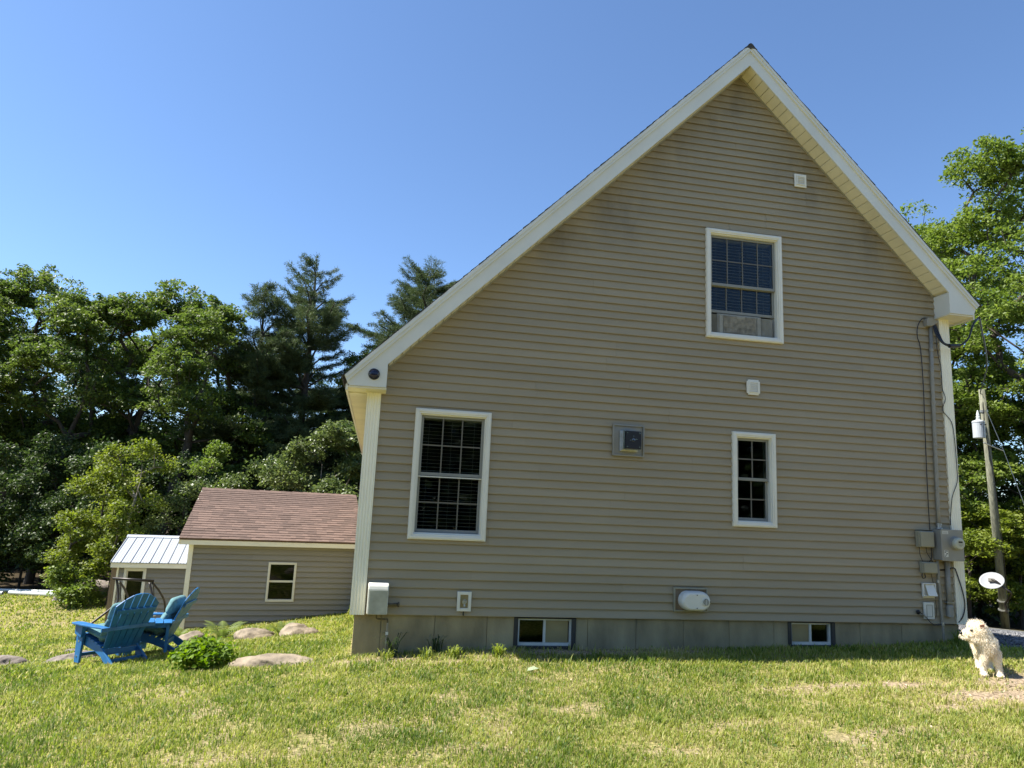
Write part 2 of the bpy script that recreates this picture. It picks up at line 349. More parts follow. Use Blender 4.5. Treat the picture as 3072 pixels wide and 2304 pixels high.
def siding(parent, m, rows, expo, xl, xr, holes, z_base=0.0, seams=lambda k: [], place=None, lap_t=.026):
    for k in range(rows):
        z0 = z_base+k*expo; z1 = z0+expo
        L0, L1, R0, R1 = xl(z0), xl(z1), xr(z0), xr(z1)
        if R0-L0 < .05: break
        segs = []; cur = None
        cuts = sorted([h for h in holes if h[3] > z0+1e-4 and h[2] < z1-1e-4])
        xsn = [s for s in sorted(seams(k)) if max(L0, L1)+.15 < s < min(R0, R1)-.15]
        bounds = [None]+sorted([c for h in cuts for c in (h[0], h[1])]+xsn)+[None]
        for i, (a, b) in enumerate(zip(bounds[:-1], bounds[1:])):
            a0, a1 = (L0, L1) if a is None else (a, a); b0, b1 = (R0, R1) if b is None else (b, b)
            mid = ((a0+b0)/2); za, zb = z0, z1
            hit = [h for h in cuts if h[0] < mid < h[1]]
            pieces = [(za, zb)]
            if hit:
                h = hit[0]; pieces = []
                if h[2] > za+.004: pieces.append((za, h[2]))
                if h[3] < zb-.004: pieces.append((h[3], zb))
            for (pa, pb) in pieces:
                mb = MB(); full = pb >= zb-1e-6
                if b0-a0 < .01: continue
                lap(mb, pa, pb, a0, a1, b0, b1, off=.0035 if (i % 2) else 0.0, tz=.010 if full else 0.0, t=lap_t)
                o = mb.build('siding_board', m, parent); o.location = (0, random.uniform(-.0012,.0008), random.uniform(-.0012,.0012)); o.rotation_euler = (0, random.uniform(-.0004,.0004), 0) if a is None and b is None else (0,0,0)
                if place is not None: o.rotation_euler = (0,0,0); o.location = (0,0,0); o.matrix_local = place
_rs = random.Random(3)
_seam = {}
def seams_house(k):
    p_ = k//2
    if p_ not in _seam:
        r_ = random.Random(p_*17+5); base = r_.uniform(.8, 3.3) ; _seam[p_] = [base, base+r_.uniform(3.1, 3.66)] if p_ % 3 else [base+1.6]
    return _seam[p_]
def sxl(z): return max(.085, PX-(PZ+.03-z)) if z > 2.62 else .085
def sxr(z): return min(HW-.04, PX+(PZ+.03-z))
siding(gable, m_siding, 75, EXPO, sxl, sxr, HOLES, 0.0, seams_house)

# side and back walls, floors
mb = MB(); mb.box(.004,.12,.12,HD,0,2.75); left_wall = mb.build('side_wall', m_room, house)
ML = Matrix.Translation((0,0,0)) @ Matrix(((0,1,0,0),(-1,0,0,0),(0,0,1,0),(0,0,0,1)))   # local x -> -y world, local -y -> -x
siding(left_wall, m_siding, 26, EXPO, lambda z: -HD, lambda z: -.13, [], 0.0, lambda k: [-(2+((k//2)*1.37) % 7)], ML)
mb = MB(); mb.box(HW-.12,HW-.004,.12,HD,0,4.4); mb.build('side_wall', m_siding, house)
mb = MB(); mb.box(.12,HW-.12,HD-.12,HD,0,2.75); strip(mb,2.75,4.4,0.0,wxl(4.4),HW-.12,HW-.12,HD-.12,HD); strip(mb,4.4,7.3,wxl(4.4),wxl(7.3),HW-.12,wxr(7.3),HD-.12,HD); mb.build('back_wall', m_siding, house)
mb = MB(); mb.box(.13,HW-.13,.13,HD-.13,-.02,.05); mb.box(.13,HW-.13,.13,HD-.13,2.55,2.65); mb.box(.13,HW-.13,3.2,3.3,.06,2.54); mb.build('floor_slab', m_room, house)
mb = MB()
for xa in (1.9, 3.9): mb.box(xa,xa+.1,.14,3.19,.06,2.54)
mb.build('partition', m_room, house)

# foundation with cast panels
BW = [(1.862,2.625,-.383,.03), (5.434,6.108,-.344,.03)]
mb = MB(); mb.box(.02,1.80,.03,.28,-1.4,-.004); mb.box(2.69,5.38,.03,.28,-1.4,-.004); mb.box(6.17,HW-.02,.03,.28,-1.4,-.004)
mb.box(1.80,2.69,.03,.28,-1.4,-.40); mb.box(5.38,6.17,.03,.28,-1.4,-.36)
mb.box(.02,.28,.29,HD,-1.4,-.004); mb.box(HW-.28,HW-.02,.29,HD,-1.4,-.004); mb.box(.29,HW-.29,HD-.28,HD,-1.4,-.004)
mb.box(.29,HW-.29,2.6,2.7,-1.4,-.03)
fnd = mb.build('foundation', m_conc, house)
joints = [0.0]+[.307+.6165*k for k in range(13)]; joints[-1] = HW
bps = sorted(set(joints+[c for b in BW for c in b[:2]]))
for a, b in zip(bps[:-1], bps[1:]):
    if b-a < .02: continue
    top = -.003; md = (a+b)/2
    for w in BW:
        if w[0] < md < w[1]: top = w[2]
    ga = .0025 if a in joints else 0.0; gb = .0025 if b in joints else 0.0
    mb = MB(); mb.box(a+ga, b-gb, .008+random.uniform(-.0015,.0015), .0295, -1.3, top); mb.build('concrete_panel', m_conc, fnd, bevel=.002, seg=1)

# corner trim posts (fluted)
def corner_trim(x0, x1, z0, z1, side):
    mb = MB(); yb = -.042
    n = 5; w = (x1-x0)/n
    poly = [(x0, .14 if side < 0 else .006)]
    prof = []
    for k in range(n):
        a = x0+k*w
        prof += [(a+.004, yb), (a+w*.45, yb), (a+w*.55, yb+.007), (a+w-.006, yb+.007)]
    prof = [(x0, yb)]+prof[1:-1]+[(x1, yb)]
    ring = prof+([(x1,.002),(x0+.03,.002),(x0+.03,.14),(x0,.14)] if side < 0 else [(x1,.14),(x1-.03,.14),(x1-.03,.002),(x0,.002)])
    mb.prism(ring, z0, z1, axis='z'); return mb.build('corner_trim', m_white, house)
corner_trim(-.052,.112,-.004,2.55,-1); corner_trim(7.905,8.068,-.004,4.225,1)

# roof: slabs, rake boards, soffits, returns, shingle edge
OVH = .30
IN0, OUT0 = PZ-.008, PZ+.312         # bottom of rake board / top of rake trim measured at the ridge
def zl(c, x): return c-abs(x-PX)
roof = MB()
RB = HD+.3
roof.prism([(PX,OUT0-.012),(-.30,zl(OUT0-.012,-.30)),(-.30,zl(OUT0-.12,-.30)),(PX,OUT0-.12)], -.28, RB)
roof.prism([(PX,OUT0-.12),(8.30,zl(OUT0-.12,8.30)),(8.30,zl(OUT0-.012,8.30)),(PX,OUT0-.012)], -.28, RB)
roof = roof.build('roof', m_roof, house)
rs = random.Random(11)
def shingle_edge(sgn, xe):
    L = abs(xe-PX)*math.sqrt(2); s = 0.0; k = 0
    while s < L:
        e = min(s+.127, L+.02); a = PX+sgn*s/math.sqrt(2); b = PX+sgn*e/math.sqrt(2)
        n0, n1 = .003+rs.uniform(0,.002), .008+rs.uniform(0,.006)      # lifts towards the butt end
        za, zb = zl(OUT0, a), zl(OUT0, b); q = 1/math.sqrt(2)
        y0 = -.326-rs.uniform(0,.008); y1 = .5
        p0 = (a, za); p1 = (b, zb); p2 = (b+sgn*q*n1, zb+q*n1); p3 = (a+sgn*q*n0, za+q*n0)
        mb = MB(); poly = [p0,p1,p2,p3] if sgn > 0 else [p1,p0,p3,p2]
        mb.prism(poly, y0, y1); mb.build('shingle', m_roof, roof); s = e; k += 1
shingle_edge(1, 8.34); shingle_edge(-1, -.335)
mb = MB(); mb.prism([(PX-.08,OUT0-.078),(PX+.08,OUT0-.078),(PX+.03,OUT0-.012),(PX+.0,OUT0+.004),(PX-.03,OUT0-.012)], -.336, RB+.02); mb.build('ridge_cap', m_roof, roof)

def rake(sgn, xe_bot, ze, xe_tip, name):
    # lower face board
    q0, q1 = IN0, IN0+.215
    xb = PX+sgn*(q0-ze)                       # where the board's lower edge meets the horizontal return
    xt = PX+sgn*(q1-zl(q1, xe_tip))
    mx_ = xe_bot+(xe_tip-xe_bot)*.62
    P = [(PX,q0),(xb,ze),(xe_bot,ze),(xe_bot+(xe_tip-xe_bot)*.5, zl(q1, xe_bot+(xe_tip-xe_bot)*.5)),(PX,q1)]
    if sgn < 0: P = P[::-1]
    mb = MB(); mb.prism(P, -OVH, -OVH+.022); rb = mb.build('rake_board', m_trim, house)
    q2 = IN0+.318
    P = [(PX,q1-.004),(xe_bot+(xe_tip-xe_bot)*.45, zl(q1-.004, xe_bot+(xe_tip-xe_bot)*.45)),(xe_tip, zl(q2, xe_tip)-.012),(xe_tip, zl(q2, xe_tip)),(PX,q2)]
    if sgn < 0: P = P[::-1]
    mb = MB(); mb.prism(P, -OVH-.022, -OVH+.03)
    P = [(PX,q1+.045),(xe_tip+(-sgn)*.03, zl(q1+.045, xe_tip-sgn*.03)),(xe_tip, zl(q2-.012, xe_tip)),(PX,q2-.012)]
    if sgn < 0: P = P[::-1]
    mb.prism(P, -OVH-.034, -OVH-.021)
    mb.build('shingle_moulding', m_trim, rb)
    # fascia joints
    for s in ():
        a = PX+sgn*s
        if (a-xe_bot)*sgn < -.4:
            mb = MB(); mb.prism([(a,zl(q0,a)+.004),(a+.006,zl(q0,a+.006)+.004),(a+sgn*.107+.006,zl(q1,a)+.1),(a+sgn*.107,zl(q1,a)+.1)] if False else [(a,zl(q0,a)+.006),(a+.005,zl(q0,a)+.006),(a+.005,zl(q1,a)-.01),(a,zl(q1,a)-.01)], -OVH-.0025, -OVH+.004); mb.build('butt_joint', m_grille, rb)
    # soffit panels under the overhang
    x = PX; w = .094
    end = xb if True else xe_bot
    xs_ = PX; soff = None; k = 0
    mbx = MB(); P = [(PX,q0+.035),(xb,ze+.035),(xb,ze+.055),(PX,q0+.055)]
    if sgn < 0: P = P[::-1]
    mbx.prism(P, -OVH+.023, .0); soff = mbx.build('rake_soffit', m_soffit, house)
    lim = abs((7.85 if sgn > 0 else .17)-PX)
    s = .02
    while s < lim:
        e = min(s+w, lim); a, b = PX+sgn*s, PX+sgn*(e-.009)
        P = [(a, zl(q0,a)+.012),(b, zl(q0,b)+.012),(b, zl(q0,b)+.034),(a, zl(q0,a)+.034)]
        if sgn < 0: P = P[::-1]
        mb = MB(); mb.prism(P, -OVH+.024, -.035); mb.build('soffit_panel', m_soffit, soff); s = e
    # channel where soffit meets siding
    P = [(PX,q0-.012),(PX+sgn*lim,q0-.012-lim),(PX+sgn*lim,q0+.03-lim),(PX,q0+.03)]
    if sgn < 0: P = P[::-1]
    mb = MB(); mb.prism(P, -.034, -.004); mb.build('soffit_channel', m_box, soff)
    return rb
rbL = rake(-1, -.26, 2.58, -.318, 'left'); rbR = rake(1, 8.245, 4.235, 8.325, 'right')
# boxed returns and eave soffits
def ret(xi, ze, xo, sgn, zin):
    P = [(xi,ze),(xi+sgn*(zin-ze),ze),(xi,zin)]
    if sgn < 0: P = P[::-1]
    mb = MB(); mb.prism(P, -OVH-.001, -.005); o = mb.build('eave_return', m_trim, house)
    a, b = sorted((xi-sgn*.004, xo))
    mb = MB(); mb.box(a, b, -OVH+.012, 0.06, ze-.022, ze-.002); mb.build('return_soffit', m_soffit, o)
    return o
retL = ret(.163, 2.58, -.275, -1, 2.58+.289); retR = ret(7.86, 4.235, 8.262, 1, 4.235+.302)
mb = MB(); mb.box(-.07,.165,-.05,.02,2.545,2.557); mb.build('frieze_ledge', m_soffit, house)
def eave(sgn, xw, xf, z, ztop):
    a, b = sorted((xw, xf)); mb = MB(); k = 0; y = .062
    base = MB(); base.box(a, b, .061, RB-.02, z+.004, z+.02); so = base.build('eave_soffit', m_soffit, house)
    while y < RB-.3:
        mb = MB(); mb.box(a+.002, b-.002, y, y+.295, z-.016, z+.003); mb.build('soffit_panel', m_soffit, so); y += .3
    c, d = sorted((xf, xf+sgn*.025)); mb = MB(); mb.box(c, d, -OVH+.03, RB, z-.03, ztop); mb.build('eave_fascia', m_trim, house)
eave(-1, .06, -.275, 2.56, 2.70); eave(1, 7.9, 8.262, 4.215, 4.36)

# ---- windows
def frame_rect(mb, x0, x1, z0, z1, w, ya, yb, wb=None, wt=None):
    wb = w if wb is None else wb; wt = w if wt is None else wt
    mb.box(x0, x0+w, ya, yb, z0, z1); mb.box(x1-w, x1, ya, yb, z0, z1); mb.box(x0+w, x1-w, ya, yb, z0, z0+wb); mb.box(x0+w, x1-w, ya, yb, z1-wt, z1)
def sash(parent, x0, x1, z0, z1, y, cols, rows, rail=.032, low=.04):
    mb = MB(); frame_rect(mb, x0, x1, z0, z1, rail, y, y+.028, low, rail); s = mb.build('sash', m_sash, parent, bevel=.003, seg=1)
    gx0, gx1, g0, g1 = x0+rail, x1-rail, z0+low, z1-rail
    mb = MB(); mb.box(gx0, gx1, y+.012, y+.015, g0, g1); mb.build('pane', m_glass, parent)
    for c in range(1, cols):
        x = gx0+(gx1-gx0)*c/cols; mb = MB(); mb.box(x-.008, x+.008, y+.006, y+.0115, g0, g1); mb.build('muntin', m_grille, parent)
    for r in range(1, rows):
        z = g0+(g1-g0)*r/rows; mb = MB(); mb.box(gx0, gx1, y+.0065, y+.0112, z-.008, z+.008); mb.build('muntin', m_grille, parent)
def window(key, cols, rows, zmid, lower=None, label=None):
    x0, x1, z0, z1 = WIN[key]
    mb = MB(); frame_rect(mb, x0, x1, z0, z1, .062, -.056, .0)
    frame_rect(mb, x0+.012, x1-.012, z0+.012, z1-.012, .030, -.064, -.055)
    w = mb.build('window', m_casing, house, bevel=.004); w['label'] = label
    mb = MB(); frame_rect(mb, x0+.0605, x1-.0605, z0+.0605, z1-.0605, .016, -.03, .14); mb.build('jamb', m_casing, w)
    a, b, c, d = x0+.076, x1-.076, z0+.076, z1-.076
    sash(w, a, b, zmid-.012, d, .005, cols, rows)
    lz0, lz1, lrows = lower if lower else (c, zmid+.022, rows)
    sash(w, a, b, lz0, lz1, .040, cols, lrows)
    return w, (a, b, c, d)
wl_, inL = window('left', 3, 2, 1.615, label='tall white window with three columns of panes')
wu_, inU = window('upper', 4, 2, 4.385, (4.00, 4.40, 1), label='white upper window with four columns of panes, raised')
ws_, inS = window('small', 2, 2, 1.765, label='narrow white window with two columns of panes')
mb = MB(); mb.box(inL[0], inL[1], -.012, .004, 1.585, 1.597); mb.build('screen_rail', m_casing, wl_)

def blind(rect, y, label, n_sp=.0435, ztop=None, tilt=.10):
    a, b, c, d = rect; t = thing('window_blind', label, 'blind', ((a+b)/2, y, c))
    h = (b-a)/2-.015; me = None; z = d-c-.05; k = 0
    mb = MB(); mb.box(-h, h, -.022, .022, d-c-.04, d-c-.003); mb.build('head_rail', m_blind, t)
    while z > .03:
        if me is None:
            mb = MB(); mb.hexa([(-h,-.022,-.0015-tilt*.022),(h,-.022,-.0015-tilt*.022),(h,.022,-.0015+tilt*.022),(-h,.022,-.0015+tilt*.022),(-h,-.022,.0015-tilt*.022),(h,-.022,.0015-tilt*.022),(h,.022,.0015+tilt*.022),(-h,.022,.0015+tilt*.022)])
            o = mb.build('slat', m_blind, t); me = o.data
        else: o = mobj('slat', me, m_blind, t)
        o.location = (random.uniform(-.002,.002), 0, z); o.rotation_euler = (random.uniform(-.03,.03), random.uniform(-.003,.003), 0); z -= n_sp
    for x in (-h*.75, 0, h*.75):
        mb = MB(); mb.box(x-.0012, x+.0012, -.0245, -.0225, .02, d-c-.04); mb.build('ladder_cord', m_blind, t)
    return t
blind(inL, .115, 'slatted blind behind the tall ground-floor window')
blind((inU[0], inU[1], 4.02, inU[3]), .115, 'slatted blind behind the upper gable window above the air conditioner')

# window air conditioner with side curtains
ac = thing('air_conditioner', 'grey window air conditioner under the raised sash of the upper window', 'air conditioner', (4.82, .03, 3.705))
m_ac = mat('ac_grey', (.28,.27,.225), .6, .15, 9)
m_acd = mat('ac_grille', (.27,.25,.20), .7, .4, 16, detail=8)
mb = MB(); mb.box(-.325,.325,-.01,.40,.0,.285); mb.build('body', m_ac, ac, bevel=.012)
mb = MB(); mb.box(-.235,.235,-.016,-.0105,.02,.26); gr = mb.build('coil_grille', m_acd, ac)
for k in range(24):
    x = -.225+.45*k/23; mb = MB(); mb.box(x-.003,x+.003,-.023,-.0165,.022,.258); mb.build('fin', m_acd, gr)
for k in range(4):
    mb = MB(); mb.box(-.235,.235,-.026,-.0235,.03+.07*k,.036+.07*k); mb.build('fin', m_acd, gr)
for sx in (-1, 1):
    mb = MB(); xa = .255*sx; mb.box(min(xa, xa+.05*sx), max(xa, xa+.05*sx), -.03,-.0105,.005,.27); mb.build('corner_post', m_ac, ac, bevel=.008)
mb = MB(); mb.box(-.05,.07,-.024,-.0165,.225,.262); mb.build('badge', m_ac, ac)
for a, b in ((-.437,-.33),(.33,.50)):
    mb = MB(); n = 9; w = (b-a)/n
    for i in range(n): mb.prism([(a+i*w,.004),(a+(i+.5)*w,-.008),(a+(i+1)*w,.004),(a+(i+1)*w,.012),(a+i*w,.012)], .0, .27, axis='z')
    mb.build('side_curtain', m_ac, ac)

# basement sliders
def basement_window(i, open_left, label):
    x0, x1, z0, z1 = BW[i]
    mb = MB(); mb.box(x0+.001, x0+.05, -.004, .16, z0+.001, -.012); mb.box(x1-.05, x1-.001, -.004, .16, z0+.001, -.012); mb.box(x0+.05, x1-.05, -.012, .16, z0+.001, z0+.05); mb.box(x0+.05,x1-.05,.0,.16,-.022,-.012)
    w = mb.build('basement_window', m_buck, house, bevel=.004, seg=1); w['label'] = label
    a, b, c, d = x0+.0505, x1-.0505, z0+.0505, -.0225
    mb = MB(); frame_rect(mb, a, b, c, d, .022, .03, .09, .032, .02); mb.build('slider_frame', m_offwhite, w)
    mid = (a+b)/2; l_, r_ = (a+.022, mid), (mid, b-.022)
    mb = MB(); mb.box(mid-.014, mid+.014, .034, .07, c+.032, d-.02); mb.build('meeting_stile', m_offwhite, w)
    op, cl = (l_, r_) if open_left else (r_, l_)
    mb = MB(); mb.box(cl[0]+.016, cl[1]-.016, .05, .055, c+.034, d-.022); mb.build('pane', m_tan, w)
    mb = MB(); mb.box(op[0]+.016, op[1]-.016, .060, .063, c+.034, d-.022); mb.build('pane', m_glass, w)
basement_window(0, True, 'low basement slider with its tan pane on the right')
basement_window(1, False, 'low basement slider with its tan pane on the left')

# ------------------------------------------------------------------ things fixed to the gable wall
WY = -.030
def louvre(x0, x1, z0, z1, label, notch, n=5):
    t = thing('wall_vent', label, 'vent', ((x0+x1)/2, WY, z0)); h = (x1-x0)/2; H = z1-z0
    mb = MB()
    if notch: c = .02; mb.prism([(-h+c,0),(h-c,0),(h-c,c),(h,c),(h,H-c),(h-c,H-c),(h-c,H),(-h+c,H),(-h+c,H-c),(-h,H-c),(-h,c),(-h+c,c)], -.022, .0)
    else: mb.box(-h,h,-.02,0,0,H)
    mb.build('mounting_block', m_casing, t, bevel=.003)
    mb = MB(); frame_rect(mb, -h+.028, h-.028, .03, H-.03, .012, -.034, -.0225); mb.build('frame', m_casing, t)
    for k in range(n):
        z = .045+(H-.09)*(k+.5)/n; dz = (H-.09)/n
        mb = MB(); mb.hexa([(-h+.041,-.034,z-dz*.42),(h-.041,-.034,z-dz*.42),(h-.041,-.0225,z-dz*.1),(-h+.041,-.0225,z-dz*.1),(-h+.041,-.032,z-dz*.32),(h-.041,-.032,z-dz*.32),(h-.041,-.0225,z+dz*.42),(-h+.041,-.0225,z+dz*.42)]); mb.build('louvre', m_casing, t)
    return t
louvre(5.664,5.848,5.955,6.148,'small square white louvred vent high under the right rake', False, 4)
louvre(4.880,5.068,2.890,3.094,'white louvred vent with notched corners between the two right windows', True, 5)

# gas flue terminal
t = thing('flue_terminal', 'square metal flue vent in the middle of the wall', 'vent', (3.23, WY, 1.972))
mb = MB(); frame_rect(mb, -.21,.21,0,.40,.018,-.035,0); mb.box(-.192,.192,-.008,0,.018,.382); mb.build('flashing_frame', m_grey, t, bevel=.003)
mb = MB(); mb.box(-.12,.12,-.035,-.0085,.06,.32); mb.build('collar', m_galv, t, bevel=.006)
mb = MB(); mb.box(-.085,.125,-.15,-.13,.085,.31); mb.build('front_shield', m_black, t, bevel=.004)
for z in (.075, .30):
    mb = MB(); mb.box(-.10,.11,-.13,-.036,z,z+.012); mb.build('baffle', m_chrome, t)
for x in (-.10, -.075, .10):
    mb = MB(); mb.box(x,x+.008,-.128,-.036,.088,.299); mb.build('baffle', m_chrome, t)
for x, z in ((-.06,.11),(.10,.11),(-.06,.285),(.10,.285)):
    mb = MB(); mb.lathe([(.008,0),(.008,.006)],10,(x,-.151,z),(0,-1,0)); mb.build('screw', m_chrome, t)
mb = MB(); ring = [(.02+math.cos(a)*.017,-.153,.195+math.sin(a)*.017) for a in np.linspace(0,2*math.pi,17)]; mb.tube(ring,.0025,5,False); mb.build('gauge_ring', m_chrome, t)
for a_, b_, c_, d_ in ((.045,.07,.205,.211),(-.03,-.012,.19,.196),(.017,.023,.235,.25)):
    mb = MB(); mb.box(a_,b_,-.154,-.151,c_,d_); mb.build('chrome_mark', m_chrome, t)

# oval boiler vent on its grey block
t = thing('boiler_vent', 'white oval vent hood on a grey block low on the wall', 'vent', (4.08, WY, .098))
mb = MB(); mb.box(-.205,.205,-.012,0,.015,.27); mb.build('backing_block', m_wood, t)
mb = MB(); frame_rect(mb, -.225,.225,0,.288,.018,-.03,.0); mb.build('trim_frame', m_box, t, bevel=.003)
def capsule(hw, hh, n=14):
    P = []
    for k in range(n+1): a = -math.pi/2+math.pi*k/n; P.append((hw-hh+math.cos(a)*hh, math.sin(a)*hh))
    for k in range(n+1): a = math.pi/2+math.pi*k/n; P.append((-hw+hh+math.cos(a)*hh, math.sin(a)*hh))
    return P
mb = MB(); prof = [(0,1.0),(-.085,1.0),(-.112,.95),(-.13,.86),(-.137,.74)]; base = capsule(.19,.115); n = len(base); vs = []; fs = []
for y, s in prof: vs += [(.022+x*(1-(1-s)*.62), -.013+y, .137+z*s) for x, z in base]
for i in range(len(prof)-1): fs += [(i*n+k, i*n+(k+1) % n, (i+1)*n+(k+1) % n, (i+1)*n+k) for k in range(n)]
fs.append(tuple((len(prof)-1)*n+k for k in range(n))); mb.add(vs, fs); mb.build('hood', m_casing, t, smooth=False, bevel=.004)
mb = MB(); mb.lathe([(.05,0),(.05,.012),(.04,.014)],20,(.135,-.148,.135),(0,-1,0)); mb.build('outlet_ring', m_offwhite, t)
mb = MB(); mb.lathe([(.038,0),(.038,.003)],20,(.135,-.1615,.135),(0,-1,0)); mb.build('outlet_mouth', m_black, t)
for k in range(5):
    z = .110+.0125*k; w = math.sqrt(max(.037**2-(z-.135)**2, 0)); mb = MB(); mb.box(.135-w,.135+w,-.170,-.165,z-.0025,z+.0025); mb.build('grille_bar', m_offwhite, t)
mb = MB(); mb.box(.1325,.1375,-.1735,-.1702,.10,.17); mb.build('grille_bar', m_offwhite, t)
for x, z in ((-.13,.137),(.022,.215),(.022,.06),(.20,.137)):
    mb = MB(); mb.lathe([(.006,0),(.006,.006)],8,(x,-.150 if abs(x) < .1 else -.138,z),(0,-1,0)); mb.build('screw', m_black, t)

# condenser cover box by the left corner, with its pipes
t = thing('line_cover', 'white plastic cover box with mildewed front at the left corner trim', 'utility box', (.25, WY, .018))
mb = MB(); mb.prism([(.002,0),(.002,.34),(-.075,.34),(-.115,.315),(-.128,.275),(-.128,0)][::-1], -.115, .115, axis='x'); mb.build('cover', m_offwhite, t, bevel=.012)
mb = MB(); mb.box(-.093,.108,-.133,-.1285,.004,.262); mb.build('front_panel', m_dirtywhite, t)
mb = MB(); mb.tube([(.118,-.05,.10),(.16,-.055,.10),(.21,-.055,.105),(.225,-.06,.105)],[.02,.016,.022,.018],8); mb.lathe([(.02,0),(.028,.004),(.028,.02),(.018,.024)],10,(.225,-.055,.105),(1,0,0)); mb.build('valve', m_brass, t, smooth=False)
mb = MB(); mb.tube([(.0,-.05,.0),(.0,-.05,-.05),(.02,-.05,-.058),(.10,-.045,-.06),(.125,-.03,-.06),(.13,-.03,-.10)],.009,8); mb.build('elbow_pipe', m_brass, t)
mb = MB(); mb.tube([(.13,-.03,-.10),(.13,-.03,-.46)],.011,8); mb.build('drop_pipe', m_pvc, t)
mb = MB(); mb.box(.115,.145,-.045,-.015,-.23,-.20); mb.build('pipe_clip', m_offwhite, t)

# hose bib in a white recess box
t = thing('spigot_box', 'white framed hose tap box above the concrete', 'hose tap', (1.246, WY, .055))
mb = MB(); frame_rect(mb, -.083,.083,0,.222,.036,-.024,0); mb.build('frame', m_casing, t, bevel=.004)
mb = MB(); mb.box(-.047,.047,-.006,0,.036,.186); mb.build('recess_back', m_tan, t)
mb = MB(); mb.lathe([(.024,0),(.024,.012),(.011,.014),(.011,.045)],12,(0,-.0065,.10),(0,-1,0)); mb.tube([(0,-.04,.10),(0,-.055,.08),(0,-.058,.06)],.011,8); mb.build('tap', m_galv, t)
mb = MB(); mb.tube([(math.cos(a)*.022,-.062,.115+math.sin(a)*.022) for a in np.linspace(0,2*math.pi,11)],.005,5,False); mb.box(-.02,.02,-.064,-.06,.112,.118); mb.build('tap_handle', m_galv, t)
mb = MB(); mb.tube([(0,-.004,-.002),(0,-.004,-.05)],.007,6); mb.build('drip_tail', m_black, t)

# round black camera on the left return
t = thing('security_camera', 'round black camera on the left eave return', 'camera', (.012, -OVH-.0012, 2.727))
mb = MB(); mb.lathe([(.066,0),(.066,.012),(.058,.022)],28,(0,0,0),(0,-1,0)); mb.build('housing', m_black, t)
mb = MB(); mb.lathe([(.054,.022),(.046,.034),(.03,.042),(.012,.045)],28,(0,0,0),(0,-1,0)); mb.build('dome', m_navy, t, smooth=True)
for s in (-1, 1):
    mb = MB(); mb.box(s*.05-.004,s*.05+.004,-.027,-.021,-.018,.018); mb.build('lens_strip', m_grey, t)

# ------- utility cluster at the right corner
t = thing('electric_meter', 'grey metal meter box with round glass meter at the right corner', 'meter', (7.765, WY, .835))
mb = MB(); mb.box(-.165,.165,-.155,0,0,.40); mb.build('box', m_grey, t, bevel=.006)
mb = MB(); mb.box(-.172,.172,-.163,-.156,-.006,.405); mb.build('cover', m_grey, t, bevel=.003)
mb = MB(); mb.lathe([(.092,0),(.092,.012),(.084,.014),(.084,.03)],28,(.045,-.1635,.225),(0,-1,0)); mb.build('meter_ring', m_grey, t)
m_dial = mat('meter_face', (.47,.47,.36), .3, .05, 5)
mb = MB(); mb.lathe([(.078,0),(.078,.035),(.07,.05),(.058,.055)],28,(.045,-.194,.225),(0,-1,0)); mt_ = mb.build('meter_glass', m_dial, t, smooth=False)
mb = MB(); mb.box(.015,.075,-.2515,-.2495,.235,.258); mb.build('display', m_black, mt_)
for k, (w, z) in enumerate(((.07,.213),(.05,.203),(.03,.193))):
    mb = MB(); mb.box(.045-w/2,.045+w/2,-.2512,-.2495,z,z+.003); mb.build('print_line', m_grille, mt_)
mb = MB(); mb.box(-.15,-.06,-.1645,-.1635,.345,.385); lb = mb.build('label', m_paper, t)
for k in range(3):
    mb = MB(); mb.box(-.143,-.072,-.1655,-.1648,.352+.010*k,.355+.010*k); mb.build('print_line', m_grille, lb)
mb = MB(); mb.box(-.135,-.075,-.1645,-.1635,.045,.135); lb = mb.build('label', m_paper, t)
for a, b, c, d in ((-.13,-.115,.05,.06),(-.105,-.085,.08,.095),(-.13,-.11,.10,.11),(-.12,-.10,.065,.075),(-.128,-.08,.118,.128)):
    mb = MB(); mb.box(a,b,-.1655,-.1648,c,d); mb.build('print_line', m_black, lb)
mb = MB(); mb.lathe([(.022,0),(.022,.012)],14,(.03,-.08,-.016),(0,0,1)); mb.build('hub', m_galv, t)

def flatbox(name, x0, x1, z0, z1, d, m, label, cat, lid=True):
    t = thing(name, label, cat, ((x0+x1)/2, WY, z0)); h = (x1-x0)/2; H = z1-z0
    mb = MB(); mb.box(-h,h,-d*.8,0,0,H); mb.build('box', m, t, bevel=.008)
    mb = MB(); mb.box(-h+.012,h-.006,-d,-d*.8-.0005,.008,H-.008); mb.build('lid', m, t, bevel=.008)
    for z in (H*.22, H*.75):
        mb = MB(); mb.box(-h-.008,-h+.012,-d*.85,-d*.5,z-.012,z+.012); mb.build('hinge', m, t)
    return t
flatbox('cable_box', 7.335,7.560,.991,1.207,.09, m_box, 'square grey cable box left of the meter', 'utility box')
flatbox('cable_box', 7.375,7.600,.650,.800,.075, m_box, 'small flat beige box below the meter, cable loops beneath', 'utility box')

